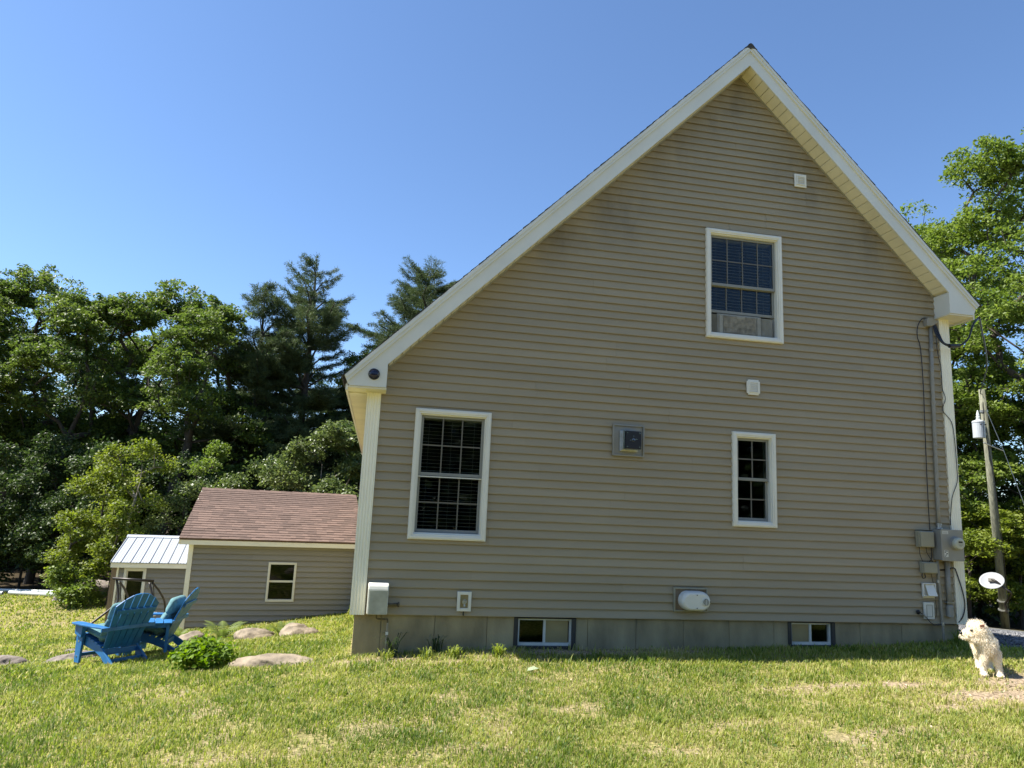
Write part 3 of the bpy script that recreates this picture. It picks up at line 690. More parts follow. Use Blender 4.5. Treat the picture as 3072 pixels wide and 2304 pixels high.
t = thing('dryer_vent', 'white dryer vent with its flap hanging open', 'vent', (7.49, WY, .350))
mb = MB(); frame_rect(mb, -.098,.098,0,.172,.014,-.035,0); mb.box(-.084,.084,-.006,0,.014,.158); mb.build('frame', m_casing, t, bevel=.003)
mb = MB(); mb.hexa([(-.055,-.07,.01),(.085,-.07,.01),(.075,-.012,.148),(-.055,-.012,.148),(-.055,-.074,.013),(.085,-.074,.013),(.075,-.016,.155),(-.055,-.016,.155)]); mb.build('flap', m_casing, t)
mb = MB(); mb.box(-.09,.09,-.008,.0,-.02,-.001); mb.build('drip_edge', m_soffit, t)
t = thing('outlet_cover', 'white rectangular outlet cover just above the concrete', 'outlet', (7.473, WY, .059))
mb = MB(); mb.box(-.075,.075,-.028,0,0,.215); mb.build('cover', m_offwhite, t, bevel=.005)
mb = MB(); frame_rect(mb, -.046,.046,.03,.185,.006,-.0315,-.0285); mb.build('lid_bead', m_box, t)
t = thing('cable_plug', 'black cable entry with hanging loop left of the outlet cover', 'cable', (7.317, WY, .146))
mb = MB(); mb.lathe([(.03,0),(.03,.012),(.016,.02),(.012,.04)],14,(0,0,0),(0,-1,0)); mb.build('grommet', m_black, t)
mb = MB(); mb.tube([(0,-.035,0),(.03,-.05,-.02),(.08,-.05,-.06),(.14,-.045,-.12),(.20,-.04,-.155),(.27,-.03,-.158),(.36,-.012,-.148),(.55,.012,-.15)],.0055,6); mb.build('cord', m_black, t)
mb = MB(); mb.tube([(.03,-.05,-.02),(.09,-.05,-.065)],.011,6); mb.build('sleeve', m_pvc, t)
mb = MB(); mb.tube([(-.045+math.cos(a)*.02,-.004,.005+math.sin(a)*.02) for a in np.linspace(0,2*math.pi,13)],.002,4,False); mb.build('sealant_ring', m_box, t)

t = thing('service_mast', 'grey conduit mast with weatherhead running up to the right eave', 'conduit', (7.70, -.05, 1.24))
mast = [(0,0,0),(.0,0,.3),(.015,0,1.2),(.03,0,2.1),(.06,0,2.86)]
mb = MB(); mb.tube(mast,.024,12); mb.build('conduit', m_pvc, t, smooth=True)
for q in (.55, 1.15, 1.75, 2.5):
    x = np.interp(q,[0,.3,1.2,2.1,2.86],[0,0,.015,.03,.06]); mb = MB(); mb.lathe([(.029,-.02),(.029,.02)],12,(x,0,q)); mb.build('coupling', m_pvc, t)
mb = MB(); mb.lathe([(.026,0),(.04,.01),(.04,.025),(.028,.03),(.028,.06),(.036,.065),(.036,.08)],14,(0,0,-.005)); mb.build('meter_hub', m_galv, t)
mb = MB(); mb.prism([(-.035,2.84),(.035,2.84),(.15,2.90),(.155,2.93),(.06,2.965),(-.01,2.965),(-.035,2.93)], -.045, .035); mb.build('weatherhead', m_pvc, t, bevel=.01)
t = thing('ground_conduit', 'thin grey conduit from the meter down into the grass', 'conduit', (7.64, -.045, -.45))
mb = MB(); mb.tube([(.045,0,0),(.035,0,.35),(.015,-.005,.75),(0,-.01,1.05),(-.005,-.02,1.28)],.0165,10); mb.build('conduit', m_pvc, t, smooth=True)
for x, z in ((.03,.45),(.0,1.0)):
    mb = MB(); mb.lathe([(.021,-.02),(.021,.02)],10,(x,-.004,z)); mb.build('coupling', m_galv, t)
t = thing('wide_conduit', 'short wide grey conduit ending above the siding edge', 'conduit', (7.79, -.05, .11))
mb = MB(); mb.tube([(0,0,0),(0,0,.72)],.03,12); mb.build('conduit', m_pvc, t, smooth=True)
mb = MB(); mb.lathe([(.044,-.015),(.044,.12),(.034,.135)],14,(0,0,0)); mb.build('expansion_sleeve', m_grey, t)
mb = MB(); mb.box(-.06,.06,-.032,.03,.165,.172); mb.build('strap', m_galv, t)

def cable(label, pts, r, m=m_black, group=None, name='cable'):
    P = np.array(pts, float)
    # Catmull-Rom resample
    Q = [P[0]]
    for i in range(len(P)-1):
        p0, p1, p2, p3 = P[max(i-1,0)], P[i], P[i+1], P[min(i+2,len(P)-1)]
        for t_ in (.25,.5,.75,1): Q.append(.5*((2*p1)+(-p0+p2)*t_+(2*p0-5*p1+4*p2-p3)*t_**2+(-p0+3*p1-3*p2+p3)*t_**3))
    mb = MB(); o0 = P[0]; mb.tube([q-o0 for q in Q], r, 6); o = mb.build(name, m, None, smooth=True); o.location = o0
    return tag(o, label, 'cable', group)
cable('thin black wire hanging down the siding from the eave to the cable box', [(7.80,-.03,4.21),(7.72,-.03,4.215),(7.635,-.036,4.195),(7.559,-.035,4.08),(7.543,-.035,3.92),(7.583,-.035,3.756),(7.594,-.035,3.228),(7.575,-.035,2.305),(7.565,-.036,1.6),(7.575,-.03,1.1),(7.57,-.035,.86),(7.52,-.05,.805)], .0055)
cable('thin black wire wandering down the right corner trim', [(7.83,-.06,4.16),(7.838,-.052,3.77),(7.882,-.052,3.51),(7.884,-.052,3.21),(7.926,-.052,3.05),(7.866,-.052,2.89),(7.999,-.052,2.73),(8.033,-.052,2.476),(8.04,-.052,2.11),(8.032,-.052,1.895),(7.93,-.052,1.66),(7.90,-.03,1.30)], .005)
cable('black cable bowing over the bottom of the right corner trim', [(7.60,-.03,.70),(7.72,-.02,.695),(7.82,-.03,.71),(7.90,-.045,.73),(7.93,-.055,.66),(8.0,-.06,.42),(8.02,-.06,.24),(7.98,-.055,.10),(7.93,-.03,.02)], .008)
cable('thin black wire looping below the beige box', [(7.40,-.05,.655),(7.385,-.06,.62),(7.40,-.06,.585),(7.435,-.06,.60),(7.43,-.055,.65)], .006)
cable('thin brown wire from the beige box down behind the dryer vent', [(7.54,-.045,.65),(7.57,-.03,.56),(7.60,-.025,.45),(7.61,-.025,.25),(7.60,-.03,.12),(7.585,-.03,.09)], .004, m_brass)
cable('short black wire drooping between the two cable boxes, left', [(7.375,-.05,.992),(7.375,-.055,.90),(7.40,-.055,.83),(7.42,-.05,.80)], .004)
cable('short black wire drooping between the two cable boxes, right', [(7.48,-.05,.992),(7.485,-.055,.92),(7.53,-.055,.85),(7.575,-.05,.80)], .004)

# service drop: three loops, splice and the cable to the pole
t = thing('service_drop', 'thick black service cable with splice leaving the weatherhead', 'cable', (7.78, -.06, 4.14))
def smooth_pts(P, k=5):
    P = np.array(P, float); Q = []
    for i in range(len(P)-1):
        p0, p1, p2, p3 = P[max(i-1,0)], P[i], P[i+1], P[min(i+2,len(P)-1)]
        for j in range(k):
            t_ = j/k; Q.append(.5*((2*p1)+(-p0+p2)*t_+(2*p0-5*p1+4*p2-p3)*t_**2+(-p0+3*p1-3*p2+p3)*t_**3))
    Q.append(P[-1]); return Q
for k, o in enumerate((0,.018,.036)):
    mb = MB(); mb.tube(smooth_pts([(.0+o*.8,-.01,.0),(-.01+o*1.5,-.05,-.14),(.03+o,-.09,-.28),(.10,-.12,-.345+o*.5),(.16,-.13,-.352+o*.5)]), .010, 7); mb.build('loop', m_black, t, smooth=True)
mb = MB(); mb.tube([(.135,-.13,-.352),(.30,-.13,-.335)],[.03,.026],10); mb.build('splice', m_black, t)
mb = MB(); mb.tube(smooth_pts([(.28,-.13,-.335),(.38,-.13,-.29),(.46,-.14,-.20),(.53,-.14,-.03),(.62,-.12,.07),(.74,-.04,.125),(.95,.14,.13),(3.6,2.7,.18),(7.6,6.9,.62),(12.95,12.2,1.75)],6), .013, 7); mb.build('drop_wire', m_black, t, smooth=True)


# ------------------------------------------------------------------ the shed and its lean-to
SO = Vector((-3.85, 8.72, -1.75)); SRZ = .1085
shed = thing('shed', 'grey-sided shed with brown shingle roof and one white window', 'shed', SO, SRZ)
SL, SD = 3.80, 6.0
SWIN = (1.72, 2.345, .64, 1.52)
shole = (SWIN[0]+.03, SWIN[1]-.03, SWIN[2]+.03, SWIN[3]-.03)
mb = MB(); grid_wall(mb, 0, SL, -.6, 1.98, [shole], .004, .1)
mb.box(0,.1,.1,SD,-.6,1.98); mb.box(SL-.1,SL,.1,SD,-.6,1.98); mb.box(.1,SL-.1,SD-.1,SD,-.6,1.98)
sw = mb.build('wall', m_siding2, shed)
mb = MB(); mb.box(.1,SL-.1,2.4,2.45,-.5,1.95); mb.build('partition', m_room, shed)
siding(sw, m_siding2, 16, .1225, lambda z: .06, lambda z: SL, [shole], 1.93-16*.1225, lambda k: [1.1+((k//2)*1.71) % 2.0], lap_t=.042)
mb = MB(); mb.box(-.012,.085,-.05,.09,-.5,1.90); mb.build('corner_trim', m_white, shed)
mb = MB(); mb.prism([(-.22,1.88),(-.20,1.88),(-.20,2.0),(-.22,2.005)][::-1], -.19, SL+.05, axis='x'); mb.build('eave_fascia', m_white, shed)
mb = MB(); mb.box(-.18,SL+.04,-.198,.0,1.885,1.897); mb.build('eave_soffit', m_white, shed)
EY, EZ, RY, RZ = -.24, 2.012, 3.0, 3.14
mb = MB(); mb.prism([(EY,EZ),(RY,RZ),(2*RY-EY,EZ),(2*RY-EY,EZ-.10),(RY,RZ-.10),(EY+.05,EZ-.08)][::-1], -.19, SL+.02, axis='x'); sroof = mb.build('roof', m_shing, shed)
for sx_, in ((-.0,),):
    mb = MB(); mb.prism([(.0,1.98),(SD,1.98),(RY,RZ-.12)], .004, .1, axis='x'); mb.build('gable_end', m_siding2, shed)
    mb = MB(); mb.prism([(.0,1.98),(SD,1.98),(RY,RZ-.12)], SL-.1, SL-.004, axis='x'); mb.build('gable_end', m_siding2, shed)
for ya, za, yb, zb in ((EY,EZ,RY,RZ),(2*RY-EY,EZ,RY,RZ)):
    mb = MB(); q = [(ya,za-.12),(yb,zb-.12),(yb,zb-.006),(ya,za-.006)]; mb.prism(q, -.205, -.1905, axis='x'); mb.build('rake_board', m_white, shed)
sdir = Vector((0, RY-EY, RZ-EZ)).normalized(); snor = Vector((0, -sdir.z, sdir.y)); slen = math.hypot(RY-EY, RZ-EZ)
variants = {}
def shingle_mesh(w):
    if w not in variants:
        mb = MB(); mb.hexa([(0,0,0),(w,0,0),(w,.20,0),(0,.20,0),(0,0,.017),(w,0,.017),(w,.20,.002),(0,.20,.002)])
        me = bpy.data.meshes.new('shingle'); me.from_pydata(mb.v, [], mb.f); me.materials.append(m_shing); variants[w] = me
    return variants[w]
rr_ = random.Random(5); row = 0; cnt = 0; stuff_v = MB(); ex = .148
while (row+1)*ex < slen+.02:
    x = -.205+rr_.uniform(-.12, 0)
    while x < SL+.01:
        w = rr_.choice((.12,.16,.2,.24,.3)); x0 = max(x, -.21); ww = min(x+w, SL+.03)-x0
        if ww > .03:
            s0 = row*ex-.012; lift = .0015+rr_.uniform(0,.004)+(row % 2)*.0006
            if cnt < 300 and abs(ww-w) < 1e-6:
                o = mobj('shingle', shingle_mesh(w), m_shing, sroof); cnt += 1
                Mx = Matrix((Vector((1,0,0)), sdir, snor)).transposed().to_4x4(); Mx.translation = Vector((x0+.0008, EY, EZ))+sdir*s0+snor*lift; o.matrix_local = Mx
            else:
                base = np.array((x0, EY, EZ))+np.array(sdir)*s0+np.array(snor)*lift; d_, n_ = np.array(sdir), np.array(snor); X_ = np.array((1,0,0))
                c_ = [base, base+X_*(ww-.002), base+X_*(ww-.002)+d_*.2, base+d_*.2]
                stuff_v.hexa([c_[0],c_[1],c_[2],c_[3],c_[0]+n_*.017,c_[1]+n_*.017,c_[2]+n_*.002,c_[3]+n_*.002])
        x += w
    row += 1
o = stuff_v.build('upper_shingles', m_shing, sroof); o['kind'] = 'stuff'
for k in range(14):
    mb = MB(); x = -.21+k*.287; hgt = .012+rr_.uniform(0,.006)
    mb.hexa([(x,RY-.13,RZ-.035),(x+.285,RY-.13,RZ-.035),(x+.285,RY+.13,RZ-.035),(x,RY+.13,RZ-.035),(x,RY-.02,RZ+hgt+.012),(x+.285,RY-.02,RZ+hgt),(x+.285,RY+.02,RZ+hgt),(x,RY+.02,RZ+hgt+.012)]); mb.build('ridge_shingle', m_shing, sroof)
# shed window
x0, x1, z0, z1 = SWIN
mb = MB(); frame_rect(mb, x0, x1, z0, z1, .05, -.055, .0); w = mb.build('window', m_casing, shed, bevel=.004)
mb = MB(); frame_rect(mb, x0+.031, x1-.031, z0+.031, z1-.031, .02, .0, .08); mb.build('jamb', m_casing, w)
zm = (z0+z1)/2+.01
mb = MB(); mb.box(x0+.05, x1-.05, -.01, .02, zm-.022, zm+.022); mb.build('meeting_rail', m_casing, w)
for a, b in ((z0+.05, zm-.022), (zm+.022, z1-.05)):
    mb = MB(); mb.box(x0+.05, x1-.05, .012, .016, a, b); mb.build('pane', m_glass, w)

ax_ = SO+Vector((math.cos(SRZ)*-1.88-math.sin(SRZ)*2.0, math.sin(SRZ)*-1.88+math.cos(SRZ)*2.0, -.20))
lean = thing('lean_to', 'low grey lean-to with white ribbed metal roof and narrow door beside the shed', 'shed', ax_, SRZ)
AW, ADp = 1.86, 3.0
dhole = (.30, .70, .12, 1.30)
mb = MB(); grid_wall(mb, .02, AW, -.4, 1.40, [dhole], .004, .08); mb.box(.02,.1,.08,ADp,-.4,1.40); mb.box(.1,AW,ADp-.08,ADp,-.4,1.40); mb.box(AW-.08,AW,.08,ADp-.08,-.4,1.40)
lw = mb.build('wall', m_siding2, lean)
mb = MB(); mb.box(.1,AW-.1,1.2,1.25,-.3,1.3); mb.build('partition', m_room, lean)
siding(lw, m_siding2, 12, .1225, lambda z: .13, lambda z: AW, [dhole], 1.37-12*.1225, lap_t=.042)
mb = MB(); mb.box(-.02,.09,-.05,.08,-.3,1.37); mb.build('corner_post', m_wood, lean, bevel=.004)
mb = MB(); mb.box(.092,.132,-.048,.002,-.3,1.37); mb.build('corner_strip', m_white, lean)
mb = MB(); frame_rect(mb, .255,.745,.06,1.345,.06,-.055,.0); fr_ = mb.build('door_frame', m_casing, lean, bevel=.004)
mb = MB(); frame_rect(mb, .316,.684,.121,1.284,.018,.0,.03); mb.build('door', m_casing, lean)
mb = MB(); mb.box(.33,.67,.012,.016,.135,1.27); mb.build('pane', m_glass, fr_)
mb = MB(); mb.box(-.03,AW-.02,-.17,-.15,1.36,1.475); mb.build('eave_fascia', m_white, lean)
mb = MB(); mb.box(-.03,-.01,-.149,ADp,1.36,1.44); mb.build('rake_board', m_white, lean)
aE, aR = (-.19, 1.485), (1.45, 2.02)
mb = MB(); mb.prism([aE,aR,(2*aR[0]-aE[0],aE[1]),(2*aR[0]-aE[0],aE[1]-.03),(aR[0],aR[1]-.04),(aE[0],aE[1]-.02)][::-1], -.045, AW-.02, axis='x'); ar = mb.build('metal_roof', m_metalroof, lean)
n_ = 9; pw = (AW+.02)/n_
nn = nrm((0, -(aR[1]-aE[1]), aR[0]-aE[0]))
for k in range(n_):
    xa = -.045+k*pw; mb = MB()
    for (a, b, h) in ((xa+.001, xa+pw-.001, .003),):
        p0 = np.array((a, aE[0]-.01, aE[1])); p1 = np.array((b, aE[0]-.01, aE[1])); q1 = np.array((b, aR[0], aR[1])); q0 = np.array((a, aR[0], aR[1]))
        mb.hexa([p0,p1,q1,q0,p0+nn*h,p1+nn*h,q1+nn*h,q0+nn*h])
    pn = mb.build('roof_panel', m_metalroof, ar)
    for f, hh, w_ in ((.02,.026,.022),(.35,.008,.02),(.68,.008,.02)):
        a = xa+f*pw; mb = MB(); p0 = np.array((a, aE[0]-.012, aE[1])); q0 = np.array((a, aR[0]-.03, aR[1]-.01)); X_ = np.array((1,0,0))
        mb.hexa([p0+nn*.0032,p0+X_*w_+nn*.0032,q0+X_*w_+nn*.0032,q0+nn*.0032,p0+X_*.005+nn*hh,p0+X_*(w_-.005)+nn*hh,q0+X_*(w_-.005)+nn*hh,q0+X_*.005+nn*hh]); mb.build('rib', m_metalroof, pn)
mb = MB(); mb.prism([(aR[0]-.12,aR[1]-.02),(aR[0],aR[1]+.035),(aR[0]+.12,aR[1]-.02),(aR[0],aR[1]+.01)][::-1], -.06, AW-.03, axis='x'); mb.build('ridge_cap', m_metalroof, ar)

# ------------------------------------------------------------------ garden furniture
def superpad(mb, c, r, rot=None, e=.38, n=28, m=14, wob=0.0, seed=0):
    rot = np.eye(3) if rot is None else np.array(rot); rg = random.Random(seed); ph = [rg.uniform(0, 6.28) for _ in range(4)]
    def sp(v, p): return math.copysign(abs(v)**p, v)
    vs = []
    for i in range(m+1):
        t = -math.pi/2+math.pi*i/m
        for k in range(n):
            a = 2*math.pi*k/n; x = sp(math.cos(t),.75)*sp(math.cos(a),e); y = sp(math.cos(t),.75)*sp(math.sin(a),e); z = sp(math.sin(t), .8)
            z *= 1-.45*max(abs(x),abs(y))**3; z += wob*math.sin(3*x+ph[0])*math.sin(2.5*y+ph[1])
            vs.append(np.array(c)+rot@np.array((x*r[0], y*r[1], z*r[2])))
    fs = [(i*n+k, i*n+(k+1) % n, (i+1)*n+(k+1) % n, (i+1)*n+k) for i in range(m) for k in range(n)]
    return mb.add(vs, fs)

def adirondack(label, loc, rz):
    t = thing('adirondack_chair', label, 'chair', loc, rz, 'blue garden chairs'); t.scale = (.88,.88,.88)
    prof = [(-.42,.375),(-.30,.360),(-.05,.300),(.10,.250),(.22,.175),(.36,.085),(.50,.040),(.515,.0),(.30,.0),(.22,.045),(.10,.135),(-.08,.200),(-.42,.255)]
    for s in (-1, 1):
        mb = MB(); mb.prism(prof[::-1], s*.265-.016, s*.265+.016, axis='x'); mb.build('rear_leg', m_blue, t, bevel=.005)
        xs_ = s*.315; mb = MB(); mb.prism([(-.44,0),(-.325,0),(-.30,.34),(-.29,.535),(-.45,.535),(-.455,.36)], xs_-.017, xs_+.017, axis='x'); fl = mb.build('front_leg', m_blue, t, bevel=.005)
        mb = MB(); mb.prism([(-.455,.40),(-.30,.36),(-.28,.535),(-.47,.535)], s*.335+ (0 if s > 0 else -.03), s*.335+(.03 if s > 0 else 0), axis='x'); mb.build('arm_bracket', m_blue, t, bevel=.004)
        ap = [(-.52,.30),(-.50,.405),(-.40,.42),(.05,.405),(.25,.375),(.27,.30),(.10,.285),(-.45,.265)]
        mb = MB(); mb.prism([(x*s, y) for y, x in ap][::(1 if s < 0 else -1)], .536, .561, axis='z'); mb.build('armrest', m_blue, t, bevel=.006)
        for y, z in ((-.39,.09),(-.38,.30)):
            mb = MB(); mb.lathe([(.012,0),(.012,.006)],10,(s*.3325,y,z),(s,0,0)); mb.build('bolt', m_chrome, fl)
    for k in range(6):
        y = -.40+.088*k; z = np.interp(y, [-.42,-.30,-.05,.10], [.375,.360,.300,.250])+.012
        mb = MB(); sl_ = -.18; mb.obox((0,y,z),(.285,0,0),(0,.039,.039*sl_),(0,.011*.18,.011)); mb.build('seat_slat', m_blue, t, bevel=.004)
    # back: fan of slats leaning back
    b0 = np.array((0,.09,.235)); up = nrm((0,.42,.88)); fw = nrm(np.cross((1,0,0), up))
    n = 6
    for k in range(n):
        u = (k-(n-1)/2)/((n-1)/2); xb, xt = u*.215, u*.285; wb, wt = .040, .050; L = .86-.115*u*u-.02*abs(u)**4
        hL, hR = L-(.035*max(-u,0))+(.012 if u > 0 else 0)*0, L
        dl = .055*abs(u); l_top = L-(dl if u < 0 else 0); r_top = L-(dl if u > 0 else 0)
        F_ = lambda q: .885-.135*q*q; l_top, r_top = F_(u-.185), F_(u+.185)
        P0 = b0+np.array((xb-wb,0,0)); P1 = b0+np.array((xb+wb,0,0)); P2 = b0+np.array((xt+wt,0,0))+up*r_top; P3 = b0+np.array((xt-wt,0,0))+up*l_top
        mb = MB(); mb.hexa([P0-fw*.01,P1-fw*.01,P1+fw*.01,P0+fw*.01,P3-fw*.01,P2-fw*.01,P2+fw*.01,P3+fw*.01]); mb.build('back_slat', m_blue, t, bevel=.004)
    c = b0+up*.62; mb = MB(); mb.obox(c-fw*.022*(-1 if fw[1] < 0 else 1)*-1 if False else c+np.array((0,.026,-.012)), np.array((.30,0,0)), up*.03, nrm(np.cross((1,0,0), up))*.011); mb.build('upper_brace', m_blue, t, bevel=.003)
    mb = MB(); mb.box(-.415,.415,.235,.262,.505,.558); mb.build('arm_brace', m_blue, t, bevel=.004)
    mb = MB(); mb.box(-.245,.245,.10,.125,.150,.225); mb.build('lower_brace', m_blue, t, bevel=.003)
    mb = MB(); mb.box(-.296,.296,-.40,-.375,.08,.125); mb.build('front_stretcher', m_blue, t, bevel=.003)
    mb = MB(); mb.box(-.246,.246,.25,.275,.07,.115); mb.build('rear_stretcher', m_blue, t, bevel=.003)
    return t
def face_rz(fx, fy): return math.atan2(fy, fx)+math.pi/2        # local -y faces (fx,fy)
def cushion(label, loc, rz, seed):
    t = thing('chair_cushion', label, 'cushion', loc, rz, 'teal chair cushions'); t.scale = (.88,.88,.88)
    a = -.17; rot = np.array(((1,0,0),(0,math.cos(a),-math.sin(a)),(0,math.sin(a),math.cos(a))))
    mb = MB(); superpad(mb, (0,-.17,.425), (.28,.29,.085), rot, seed=seed, wob=.05); mb.build('seat_pad', m_teal, t, smooth=True)
    b0 = np.array((0,.075,.30)); up = nrm((0,.42,.88)); fwd = nrm(np.cross((1,0,0), up)); ro = np.stack([(1,0,0), up, -fwd], 1) if False else np.stack([np.array((1.,0,0)), up, np.cross((1,0,0), up)], 1)
    mb = MB(); superpad(mb, b0+up*.17-np.array((0,.105,-.04)), (.27,.21,.095), ro, seed=seed+1, wob=.05); mb.build('back_pad', m_teal, t, smooth=True)
    mb = MB(); superpad(mb, b0+up*.46-np.array((0,.115,-.04)), (.27,.14,.10), ro, seed=seed+2, wob=.06); mb.build('head_pad', m_teal, t, smooth=True)
c1 = (-3.02, 1.86); c2 = (-2.68, 2.66)
rz1, rz2 = face_rz(-.77,.64), face_rz(-.99,.05)
adirondack('blue slatted garden chair seen from behind, nearest the camera', (c1[0], c1[1], gz(*c1)-.01), rz1)
cushion('teal cushions on the nearer blue chair', (c1[0], c1[1], gz(*c1)-.01), rz1, 1)
adirondack('blue slatted garden chair seen from the side, in front of the shed corner', (c2[0], c2[1], gz(*c2)-.01), rz2)
cushion('teal cushions on the blue chair in front of the shed corner', (c2[0], c2[1], gz(*c2)-.01), rz2, 7)
st = (-2.70, 2.30)
t = thing('side_table', 'small blue slatted side table between the two blue chairs', 'table', (st[0], st[1], gz(*st)-.01), .25)
for k in range(4):
    mb = MB(); x = -.165+.11*k; mb.box(x-.05,x+.05,-.21,.21,.435,.457); mb.build('top_slat', m_blue, t, bevel=.004)
for sx in (-1, 1):
    for sy in (-1, 1):
        mb = MB(); mb.box(sx*.17-.02,sx*.17+.02,sy*.175-.014,sy*.175+.014,0,.4345); mb.build('leg', m_blue, t, bevel=.003)
    mb = MB(); mb.box(sx*.17-.012,sx*.17+.012,-.16,.16,.08,.115); mb.build('stretcher', m_blue, t)
for sy in (-1, 1):
    mb = MB(); mb.box(-.149,.149,sy*.175-.012,sy*.175+.012,.39,.434); mb.build('apron', m_blue, t)

# patio swing frame behind the chairs
sw0 = np.array((-5.0, 8.2)); sb = gz(*sw0)
t = thing('swing_frame', 'dark bent-tube swing frame standing behind the blue chairs', 'swing', (sw0[0], sw0[1], sb-.01), 0)
def SP(x, z, y=0): return (x-sw0[0], y, z-sb)
mb = MB(); mb.tube([SP(-5.17,-.585,-.04),SP(-4.37,-.63,.04)],.028,10); mb.build('top_bar', m_swing, t, smooth=True)
legs = {'front_leg_a': [(-5.10,-.62,0),(-5.00,-.95,-.08),(-5.03,-1.12,-.15),(-5.30,-1.40,-.32),(-5.50,-1.60,-.45),(-5.62,-1.95,-.55)],
 'rear_leg_a': [(-5.07,-.64,.03),(-4.97,-.88,.25),(-4.93,-1.25,.5),(-4.92,-1.98,.66)],
 'front_leg_b': [(-4.45,-.66,0),(-4.30,-1.0,-.12),(-4.27,-1.25,-.25),(-4.42,-1.5,-.4),(-4.62,-1.95,-.55)],
 'rear_leg_b': [(-4.40,-.66,.03),(-4.26,-.90,.22),(-4.19,-1.20,.45),(-4.18,-1.95,.64)]}
for nme, P in legs.items():
    mb = MB(); mb.tube(smooth_pts([SP(a, b, c) for a, b, c in P]), .023, 9); mb.build(nme[:-2], m_swing, t, smooth=True)
for x, z in ((-5.06,-.66),(-4.44,-.70)):
    mb = MB(); mb.lathe([(.01,-.03),(.02,-.02),(.02,.02),(.01,.03)],8,SP(x,z)); mb.build('hook', m_galv, t)
for s_, x in ((0,-5.02),(1,-4.36)):
    mb = MB(); mb.tube([SP(x,-.72),SP(x+.08,-1.2,.02),SP(x+.10,-1.32,.02)],.009,6); mb.build('hanger', m_swing, t)
mb = MB(); superpad(mb, SP(-4.58,-1.32,.02), (.36,.24,.06), seed=3); mb.build('seat', m_pipe, t, smooth=True)

# ------------------------------------------------------------------ rocks, stones, pipes
def rock(label, x, y, rx, ry, rz_, rot=0.0, seed=0, m=m_rock, sink=.35, group='boulders in the lawn', name='boulder'):
    rg = np.random.default_rng(seed); n, k = 56, 34; vs = []; fs = []
    dirs = rg.normal(size=(14,3)); dirs /= np.linalg.norm(dirs, axis=1)[:, None]; amp = rg.uniform(-.34,.24,14)
    for i in range(k+1):
        t_ = math.pi*i/k
        for j in range(n):
            a = 2*math.pi*j/n; d = np.array((math.sin(t_)*math.cos(a), math.sin(t_)*math.sin(a), math.cos(t_)))
            r = 1+float((amp*np.exp(-((1-dirs@d)*6))).sum())+.05*math.sin(7*d[0]+seed)*math.sin(8*d[1]+5*d[2])+.03*math.sin(17*d[0]+seed*2)*math.sin(15*d[2]+13*d[1])+.015*math.sin(37*d[0]+31*d[1]+seed)+.012*math.sin(41*d[1]-29*d[2])
            v = d*r; v[2] = math.copysign(abs(v[2])**.8, v[2]); c_, s_ = math.cos(rot), math.sin(rot); px, py = v[0]*rx, v[1]*ry
            vs.append((px*c_-py*s_, px*s_+py*c_, v[2]*rz_))
    fs = [(i*n+j, (i+1)*n+j, (i+1)*n+(j+1) % n, i*n+(j+1) % n) for i in range(k) for j in range(n)]
    mb = MB(); mb.add(vs, fs); o = mb.build(name, m, None, smooth=True); o.location = (x, y, gz(x, y)+rz_*(1-2*sink)*.5)
    return tag(o, label, 'rock', group)
rock('long low tan ledge beside the leafy bush near the house corner', -.70, .04, .55, .20, .15, -.28, 1, m_rock, .86)
rock('flat brown rock at the left edge of the lawn', -5.1, 3.85, .25, .22, .17, .2, 2, m_rockg, .66)
rock('pale grey ledge behind the left leg of the nearer blue chair', -4.28, 3.98, .42, .24, .20, .75, 3, m_rockg, .70)
rock('reddish boulder at the foot of the shed corner', -2.92, 5.75, .32, .26, .22, .1, 4, m_rock, .70)
rock('flat tan boulder in front of the shed between two ferns', -1.72, 4.75, .37, .28, .21, .0, 5, m_rock, .70)
rock('rounded tan boulder nearest the house wall in front of the shed', -.88, 4.1, .32, .28, .27, .2, 6, m_rock, .66)
rock('small pale stone lying in the grass left of the chairs', -4.9, 5.7, .14, .1, .05, 0, 7, m_rockg, .35, None, 'stone')
rock('dark grey mound of stones at the wood edge left of the lean-to', -8.0, 15.4, 1.0, .6, .55, .1, 8, m_rockg, .40, None, 'stone_mound')
def pipe(label, a, b, r, m=m_pipe):
    t = thing('drain_pipe', label, 'pipe', a, 0, 'white pipes on the grass'); d = np.array(b)-np.array(a)
    mb = MB(); mb.tube([(0,0,0), d], r, 14); mb.build('pipe', m, t)
    u = nrm(d); mb = MB(); mb.tube([d+u*.001, d+u*.003], r*.8, 14); mb.build('open_end', m_black, t)
def gp(x, y, r): return (x, y, gz(x, y)+r+.02)
pipe('long white drain pipe lying along the wood edge', gp(-11.0,17.2,.06), gp(-8.75,15.95,.06), .06)
pipe('thinner white drain pipe behind the long one', gp(-12.4,18.5,.1), gp(-8.30,16.25,.1), .045)
pipe('short white pipe at the far left of the wood edge', gp(-12.6,17.3,.06), gp(-11.1,17.0,.06), .055)

